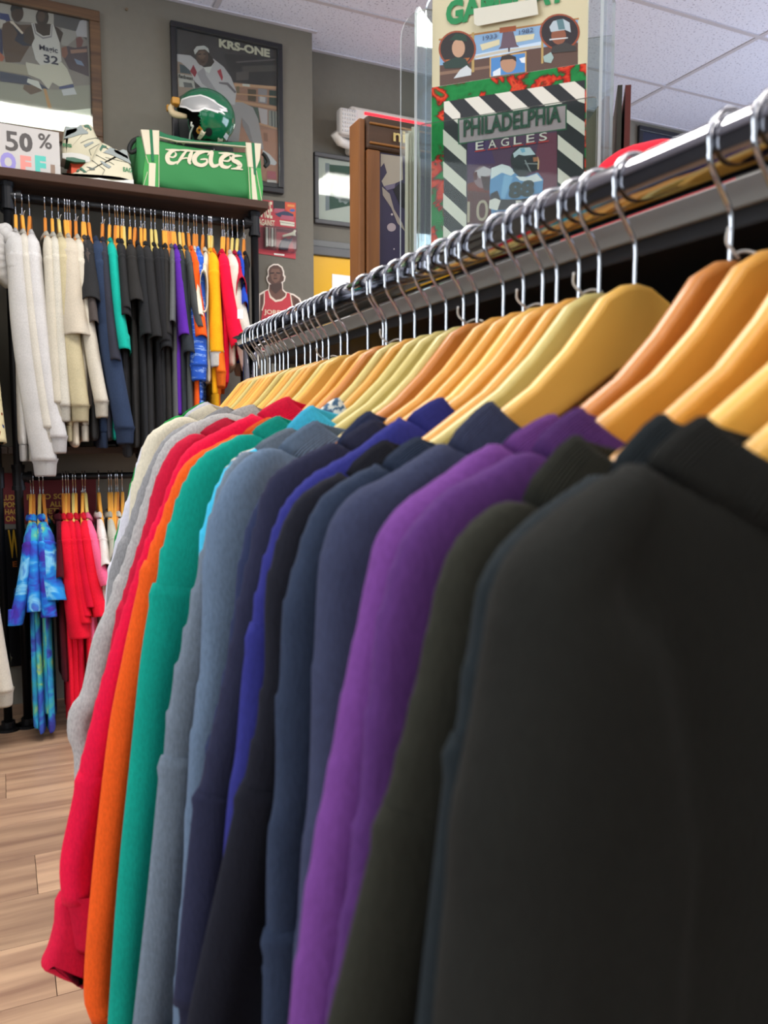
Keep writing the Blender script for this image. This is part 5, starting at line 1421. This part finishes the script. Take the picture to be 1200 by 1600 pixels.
# front magazine
PMf = planeM(0)
t = empty('magazine', tuple(down(PMf(790, 380))), 'football magazine with black and white striped border in clear holder', 'magazine')
tl_, tr_ = PMf(*c([(188, 400)])[0]), PMf(*c([(897, 288)])[0])
mk('pages', *sheet3([tl_, tr_, down(tr_), down(tl_)], .006, MN), plain('#d8d4c8', .7), t)
def py_at(p): return p
B0 = PMf(*c([(245, 466)])[0]); 
def mcol(u0, u1): pass
items = [(patterned('magazine_foliage'), c([(189,401),(896,289),(892,1330),(186,1440)])), ('#16171a', c([(245,466),(890,366),(886,1330),(243,1430)])),
 ('#34283c', c([(350,640),(762,585),(762,1330),(348,1420)]))]
WH = '#e2ddce'
def cc(ox, oy, s): return crop(ox, oy, s)
items += [(WH, c(q)) for q in ([(245,466),(268,462),(320,520),(320,560),(310,568),(246,510)], [(338,452),(405,441),(487,519),(415,530)], [(478,430),(548,419),(636,496),(562,508)], [(625,407),(695,396),(786,474),(708,486)], [(770,384),(843,373),(889,410),(889,474),(862,465)])]
items += [(WH, c(q)) for q in ([(806,500),(889,560),(889,622),(806,560)],)]
c4 = crop(690, 200, 5.714)
items += [(WH, c4(q)) for q in ([(15,12),(222,200),(222,332),(15,150)], [(15,297),(222,482),(222,620),(15,435)], [(15,582),(222,775),(222,905),(15,712)], [(15,868),(222,1062),(222,1200),(15,1000)], [(1038,60),(1262,240),(1262,370),(1038,190)], [(1038,355),(1262,530),(1262,660),(1038,482)], [(1038,640),(1262,820),(1262,950),(1038,770)])]
items += [('#1f5a38', c([(309,545),(807,477),(807,594),(311,662)])), ('#a9999c', c([(315,551),(801,484),(801,588),(317,655)]))]
items += [('#52304f', c4([(232,135),(1030,25),(1030,640),(600,1000),(232,1000)])), ('#6d3046', c4([(880,60),(1030,40),(1030,560),(870,600),(830,300)])), ('#45285c', c4([(232,135),(420,110),(480,320),(232,330)]))]
items += [('#7a2b20', c4([(232,500),(300,480),(430,560),(440,900),(232,980)])), ('#8d7076', c4(ell(365, 440, 80, 100))), ('#c4bcc0', c4([(300,390),(380,345),(440,370),(440,420),(340,450)])), ('#5a2222', c4([(285,400),(320,390),(320,460),(290,470)])), ('#3c1a1c', c4([(350,430),(440,440),(440,560),(380,560)])), ('#57201f', c4([(232,560),(430,580),(430,1000),(232,1000)]))]
items += [('#5b95c6', c4([(440,400),(560,330),(660,380),(740,440),(860,400),(910,460),(900,590),(820,640),(640,720),(450,800),(430,560)])), ('#dfe6e6', c4([(445,360),(540,325),(610,345),(660,400),(620,430),(540,400),(440,460)])), ('#e4e9ea', c4([(660,430),(760,440),(850,410),(905,470),(800,490),(700,470)])), ('#7fb4da', c4([(560,420),(640,440),(560,640),(530,620)])),
 ('#23292b', c4(ell(735, 290, 118, 128))), ('#c3d4da', c4([(640,230),(700,180),(790,175),(840,240),(740,250),(690,240),(650,270)])), ('#7ab0cc', c4([(700,190),(740,180),(750,215),(720,225)])), ('#181c1e', c4([(740,290),(830,250),(870,300),(865,380),(780,400),(740,350)])), ('#8a8f90', c4([(745,315),(868,318),(868,328),(745,325)])), ('#8a8f90', c4([(740,290),(752,288),(800,390),(790,396)])), ('#b07048', c4([(818,265),(860,262),(862,300),(822,305)])), ('#1f2426', c4([(640,330),(740,350),(770,430),(700,440),(640,390)])),
 ('#251a22', c4([(440,590),(500,560),(530,640),(700,640),(860,610),(870,630),(700,720),(520,740),(430,690)])), ('#e6e2da', c4([(430,650),(480,628),(530,650),(500,740),(425,720)])), ('#e6e2da', c4([(665,650),(715,650),(715,690),(665,695)])), ('#557fae', c4([(450,740),(620,730),(760,690),(700,800),(440,860)])), ('#e0b98c', c4([(860,250),(875,300),(870,375),(858,372),(862,300)]))]
picture('printed_cover', items, PMf, t, nrm=MN, start=.0003, step=.00003)
GT = plain('#1d4a33', .5); WT = plain('#e6e0d4', .5)
def mtext(s, m, bl_, br_, hpx, plane=PMf, bold=.03, depth=.0024, parent=None, nm='lettering'):
    a, b = np.array(plane(*bl_)), np.array(plane(*br_)); tt = np.array(plane(bl_[0], bl_[1] - hpx))
    return text_mesh(nm, s, m, a, MR, UPV, abs(np.dot(b - a, MR)), np.linalg.norm(tt - a), parent or t, depth, bold)
mtext('PHILADELPHIA', GT, c([(336, 630)])[0], c([(780, 568)])[0], 27)
for i, ch in enumerate('EAGLES'):
    x = 392 + i * 58; y = 690 - i * 8.3
    mtext(ch, WT, c([(x, y)])[0], c([(x + 36, y - 5)])[0], 12.5, bold=.0)
    mtext('-', plain('#c8372e', .5), c([(x - 4, y + 8)])[0], c([(x + 44, y + 1)])[0], 1.6, bold=.0)
NUM = plain('#1e2f2e', .5)
mtext('88', NUM, c4([(600, 640)])[0], c4([(830, 605)])[0], 26, bold=.06)
mtext('10', plain('#b5a48c', .5), c4([(232, 850)])[0], c4([(420, 840)])[0], 33, bold=.0)
# back magazine
PMb = planeM(.012)
t = empty('magazine', tuple(down(PMb(790, 380))), 'cream game day programme with green title behind the striped magazine', 'magazine')
tl_, tr_ = PMb(*c([(192, -12)])[0]), PMb(*c([(905, -110)])[0])
mk('pages', *sheet3([tl_, tr_, down(tr_), down(tl_)], .008, MN), plain('#d6cba6', .6), t)
items = [('#d6cba6', c([(193,-10),(904,-108),(900,500),(190,600)])), ('#8aaed0', c([(226,182),(858,86),(858,210),(226,310)])), ('#b07a3c', c([(222,178),(862,82),(862,90),(222,187)])), ('#c9dcec', c([(390,250),(690,190),(690,235),(480,255),(390,275)])), ('#5d4236', c([(226,300),(460,262),(640,225),(858,195),(858,300),(226,395)])), ('#8a6a54', c([(226,330),(460,300),(460,312),(226,345)])), ('#c8c0ae', c([(380,258),(500,232),(700,205),(700,215),(500,245),(380,270)])),
 ('#b89a5c', c([(372,150),(384,148),(384,330),(372,332)])), ('#b89a5c', c([(690,105),(700,103),(700,290),(690,292)])),
 ('#d8cfa8', c([(410,205),(500,180),(500,205),(420,232)])), ('#d8cfa8', c([(570,165),(660,155),(655,180),(575,195)])), ('#69535e', c([(515,150),(562,145),(578,205),(590,215),(495,225),(505,212)])), ('#a4552c', c([(500,128),(575,118),(575,142),(500,152)])), ('#4a3a44', c([(538,220),(548,219),(546,238),(540,239)])),
 ('#9c4a2a', c(ell(307, 225, 86, 84, 26))), ('#2b2421', c(ell(307, 225, 78, 76, 26))), ('#b4652c', c([(250,275),(365,265),(345,290),(270,292)])), ('#c49b7c', c(ell(312, 222, 30, 42))), ('#20402f', c([(270,185),(300,155),(345,160),(352,190),(300,185)])), ('#233a30', c([(240,290),(300,262),(345,270),(365,310),(250,315)])), ('#cfd3d3', c([(320,320),(350,300),(372,320),(370,345),(290,360)])),
 ('#9c4a2a', c(ell(775, 148, 92, 84, 26))), ('#2b2123', c(ell(775, 148, 84, 76, 26))), ('#8f553a', c(ell(770, 165, 34, 40))), ('#b8c5ca', c([(728,125),(745,98),(790,88),(820,105),(826,150),(800,138),(735,148)])), ('#5c7f84', c([(760,92),(790,88),(800,135),(770,138)])), ('#d8dcdc', c([(728,180),(812,172),(812,177),(728,186)])), ('#3a3632', c([(740,215),(800,195),(850,215),(850,235),(735,245)])), ('#9fb6b0', c([(700,260),(735,240),(748,265),(735,290),(705,285)])),
 ('#caa060', c([(455,262),(623,236),(623,330),(455,355)])), ('#4d88c4', c([(461,268),(617,244),(617,330),(461,352)])), ('#dfe6ea', c([(470,330),(505,310),(505,345),(470,350)])), ('#e8ecee', c([(590,270),(617,262),(617,290),(600,288)])), ('#b98b6c', c(ell(540, 292, 36, 42))), ('#33261f', c([(502,285),(510,258),(545,250),(575,262),(578,285),(560,272),(515,276)]))]
picture('printed_cover', items, PMb, t, nrm=MN, start=.0003, step=.00003)
mtext('GAMEDAY', plain('#1f8a4c', .5), c([(256, 125)])[0], c([(812, 46)])[0], 39, PMb, .05)
mtext('1933', plain('#3a3c5c', .5), c([(425, 190)])[0], c([(488, 182)])[0], 7, PMb, 0)
mtext('1982', plain('#3a3c5c', .5), c([(590, 163)])[0], c([(655, 153)])[0], 7, PMb, 0)
pz = planeM(.0035)
st = [pz(*p) for p in c([(380,40),(668,-6),(676,66),(560,88),(398,119),(383,108)])]
t2 = empty('paper_slip', tuple(st[4]), 'blank cream paper slip taped over the programme title', 'paper')
mk('slip', *sheet3(st, .0006, MN), plain('#dcd8c6', .7), t2)

# the clear holder
t = empty('magazine_holder', tuple(down(PMf(800, 380))), 'clear acrylic magazine holder with rounded corners on the grey shelf', 'holder')
AW = np.dot(np.array(PMf(932, 300)) - M0, MR); AL = np.dot(np.array(PMf(658, 300)) - M0, MR)
def hp3(u, d, z): return np.array([M0[0], M0[1], 0]) + MR * u + MN * d + UPV * z
ztopH = PMf(660, 12)[2]
def rounded_panel(u0, u1, d, z0, z1, r, th, nm, m=ACRYL):
    pts = [(u0, z0), (u1, z0)] + [(u1 - r + r * math.cos(a), z1 - r + r * math.sin(a)) for a in np.linspace(0, math.pi / 2, 7)] + [(u0 + r - r * math.sin(a), z1 - r + r * math.cos(a)) for a in np.linspace(0, math.pi / 2, 7)]
    V = [hp3(u, d, z) for u, z in pts]; k = len(V); W = V + [p - MN * th for p in V]
    f = [tuple(range(k)), tuple(range(2 * k - 1, k - 1, -1))]
    mk(nm, W, f, m, t)
    e = [(i, i + k, (i + 1) % k + k, (i + 1) % k) for i in range(k)]
    mk(nm + '_edge', W, e, ACRYL_EDGE, t)
rounded_panel(AL, AW, .012, SZ, PMf(700, 193)[2], .006, .003, 'front_panel')
rounded_panel(AL - .004, AW + .004, -.026, SZ, ztopH + .03, .02, .004, 'back_panel')
for u in (AL - .006, AW + .002):
    P4 = [hp3(u, .012, SZ), hp3(u, -.09, SZ), hp3(u, -.09, ztopH), hp3(u, .004, ztopH), hp3(u, .012, ztopH - .01)]
    n_ = MR; W = P4 + [p + n_ * .004 for p in P4]; k = 5
    mk('side_panel', W, [tuple(range(k)), tuple(range(2 * k - 1, k - 1, -1))], ACRYL, t)
    mk('side_panel_edge', W, [(i, i + k, (i + 1) % k + k, (i + 1) % k) for i in range(k)], ACRYL_EDGE, t)
mk('base_panel', [hp3(AL, .012, SZ), hp3(AW, .012, SZ), hp3(AW, -.09, SZ), hp3(AL, -.09, SZ), hp3(AL, .012, SZ + .004), hp3(AW, .012, SZ + .004), hp3(AW, -.09, SZ + .004), hp3(AL, -.09, SZ + .004)], [(0,3,2,1),(4,5,6,7),(0,1,5,4),(1,2,6,5),(2,3,7,6),(3,0,4,7)], ACRYL, t)

# second clear stand behind it with comics seen on edge, left and right
def edge_book(px, ytop, Y, w, th, hx, label, ang, cover=None):
    p = onY(px, ytop, Y); x, z = p[0], p[2]
    d = np.array([math.sin(ang), math.cos(ang), 0]); n = np.array([d[1], -d[0], 0])
    t = empty('comic_book', (x, Y, SZ), label, 'comic book', 'comics standing on edge')
    a = np.array([x, Y, SZ]); q = [a, a + d * w, a + d * w + UPV * (z - SZ), a + UPV * (z - SZ)]
    W = [v for v in q] + [v + n * th for v in q]
    fs = [(0,3,2,1),(4,5,6,7),(0,1,5,4),(1,2,6,5),(2,3,7,6),(3,0,4,7)]
    mk('pages', W, fs, plain(hx, .7), t)
    W2 = [v - n * .0008 for v in q] + [v for v in q]
    mk('cover', W2, fs, plain(cover or hx, .5), t)
va = YAW + math.atan((640 - 600) / FPX)
edge_book(634, 208, 1.06, .17, .0035, '#c9c2ae', 'pale comic book on edge, outermost left of the clear stand', va)
edge_book(638.5, 204, 1.06, .17, .0040, '#b9b09c', 'cream comic book on edge, second from the left of the stand', va + .02)
edge_book(644, 198, 1.06, .17, .0040, '#d2cbb6', 'yellowed comic book on edge, third from the left of the stand', va + .02)
edge_book(649, 196, 1.06, .17, .0045, '#a49c88', 'grey-cream comic book on edge touching the clear holder', va + .03)
vb = YAW + math.atan((970 - 600) / FPX)
edge_book(946, 150, .98, .15, .0065, '#8a7f70', 'brown-grey magazine on edge right of the clear holder', vb - .30, '#7d7466')
edge_book(966, 133, .97, .15, .0060, '#3c3c36', 'black-spined magazine on edge right of the clear holder', vb - .06, '#2c2c2a')
edge_book(978, 133, .97, .15, .0075, '#6d302c', 'dark red magazine on edge, rightmost by the holder', vb - .06, '#5e2422')
t = empty('acrylic_stand', (.72, 1.06, SZ), 'second clear acrylic stand behind the magazine holder', 'stand')
def stand_sheet(px0, px1, ytop, Y, r, nm):
    a, b = onY(px0, ytop, Y), onY(px1, ytop, Y)
    x0, x1, z1 = a[0], b[0], a[2]
    pts = [(x0, SZ), (x1, SZ), (x1, z1 + .05)] + [(x0 + r - r * math.sin(q), z1 + .05 - r + r * math.cos(q)) for q in np.linspace(0, math.pi / 2, 8)]
    V, F_ = extrude_poly(pts, 'y', Y, Y + .003)
    mk(nm, V, F_[:2], ACRYL, t); mk(nm + '_edge', V, F_[2:], ACRYL_EDGE, t)
stand_sheet(627, 790, 62, 1.045, .05, 'sheet')
a = onY(960, 60, 1.02); b = onY(900, 60, 1.02)
V, F_ = extrude_poly([(b[0], SZ), (a[0], SZ), (a[0], onY(960, 54, 1.02)[2]), (b[0], onY(940, 72, 1.02)[2])], 'y', 1.02, 1.023)
mk('sheet', V, F_[:2], ACRYL, t); mk('sheet_edge', V, F_[2:], ACRYL_EDGE, t)
# wooden plaque with a poster
c = crop(460, 130, 4.571); WYp = 1.36
t = empty('framed_plaque', (.75, WYp, SZ), 'brown wooden framed display with gold letters over a purple picture', 'picture')
PWp = planeY(WYp)
x0 = onY(*c([(520, 230)])[0], WYp)[0]; x1 = x0 + .34; zt = onY(*c([(520, 222)])[0], WYp)[2]; zh = onY(*c([(520, 462)])[0], WYp)[2]
WDB = wood('#9a6232', '#784822', (30, 30, 3), .45); WDK = wood('#5c3e2a', '#46301f', (4, 30, 30), .5)
xi = onY(*c([(615, 800)])[0], WYp)[0]
mk('header_board', *rbox(x0, x1, WYp, WYp + .022, zh, zt, .004), WDK, t)
for zz in (zt - .016, zh + .008): mk('header_beading', *rbox(x0 + .004, x1 - .004, WYp - .003, WYp + .002, zz, zz + .004, .001, 1), plain('#a0682e', .4), t)
mk('frame_stile', *rbox(x0, xi, WYp, WYp + .022, SZ, zh - .0005, .003), WDB, t); mk('frame_stile', *rbox(x1 - (xi - x0), x1, WYp, WYp + .022, SZ, zh - .0005, .003), WDB, t)
mk('side_board', *rbox(x0 - .014, x0 - .002, WYp + .004, WYp + .05, SZ, zt - .006, .003), WDB, t)
mk('picture_sheet', *box(xi, x1 - (xi - x0), WYp + .006, WYp + .010, SZ + .002, zh - .001), plain('#3b3452', .5), t)
items = [('#b3a898', c([(616,505),(770,525),(775,690),(700,725),(640,740),(622,700),(660,640),(640,570),(616,600)])), ('#7a7088', c([(640,735),(720,715),(715,750),(660,765)])), ('#a89c90', c([(625,740),(680,790),(710,900),(770,1000),(790,1060),(735,1000),(690,890),(630,800)])), ('#18161e', c([(705,760),(760,705),(790,720),(790,900),(755,880)])), ('#b9a8ac', c(ell(692, 1030, 32, 30))), ('#cfc4c8', c(ell(695, 938, 8, 8))), ('#cfc4c8', c(ell(710, 1185, 5, 6)))]
picture('printed_picture', items, planeY(WYp + .006), t, nrm=NB, start=.0004, step=.0001)
GOLD = plain('#e0c67a', .35)
rect_text('header_lettering', 'ni', GOLD, PWp, c([(700, 418)])[0], c([(785, 424)])[0], 18.5, t, depth=.004)
rect_text('caption_lettering', 'WAS', plain('#d8d2cc', .5), planeY(WYp + .006), c([(680, 1310)])[0], c([(775, 1318)])[0], 9, t, depth=.002)
# slim clear sign stand left of the plaque
t = empty('sign_stand', (.56, 1.42, SZ), 'slim clear sign stand left of the wooden plaque', 'sign stand')
a = onY(563, 355, 1.42); b = onY(571, 355, 1.42)
mk('panel', *rbox(a[0], b[0] + .03, 1.42, 1.425, SZ, a[2], .001, 1), clear_plastic('sign_stand', '#e8eef2', .1, .35), t)
# red cap
def cap(label, X, Y, ztop_, hx):
    t = empty('baseball_cap', (X, Y, SZ), label, 'cap')
    V = []; Fq = []; n, m = 36, 12
    Rr = .098; h = ztop_ - SZ
    for i in range(m + 1):
        a = math.pi / 2 * i / m
        for j in range(n):
            b = 2 * math.pi * j / n
            r = Rr * math.cos(a) ** .8 if i < m else 0
            V.append((X + r * math.cos(b) * 1.0, Y + r * math.sin(b) * 1.12, SZ + h * math.sin(a) ** .9 + .002 * math.cos(6 * b) * math.cos(a)))
    for i in range(m):
        for j in range(n): Fq.append((i * n + j, i * n + (j + 1) % n, (i + 1) * n + (j + 1) % n, (i + 1) * n + j))
    mk('crown', V, Fq, fabric(hx, 0, False, .1, .15), t, smooth=True)
    mk('top_button', *sweep([(X, Y, ztop_ - .002), (X, Y, ztop_ + .004)], .006, 10), fabric(hx), t, smooth=True)
    V = []; Fq = []
    for i in range(13):
        b = math.radians(-150 + i * 10)
        for k, rr in enumerate((.09, .12, .155)):
            e = math.sin(math.pi * i / 12) ** .5
            r = .09 + (rr - .09) * e
            V.append((X + r * math.cos(b), Y + r * 1.15 * math.sin(b), SZ + .010 - .008 * (k / 2) * e))
            V.append((X + r * math.cos(b), Y + r * 1.15 * math.sin(b), SZ + .006 - .008 * (k / 2) * e + .0025))
    for i in range(12):
        for k in range(2):
            a0 = i * 6 + k * 2
            Fq.append((a0, a0 + 2, a0 + 8, a0 + 6)); Fq.append((a0 + 1, a0 + 7, a0 + 9, a0 + 3))
    mk('brim', V, Fq, fabric(hx, 0, False, .1, .15), t, smooth=True)
q = onX(1075, 196, .66)
cap('red baseball cap on the grey shelf behind the chrome rail', .66, q[1] + .05, q[2] - .006, '#e01e34')
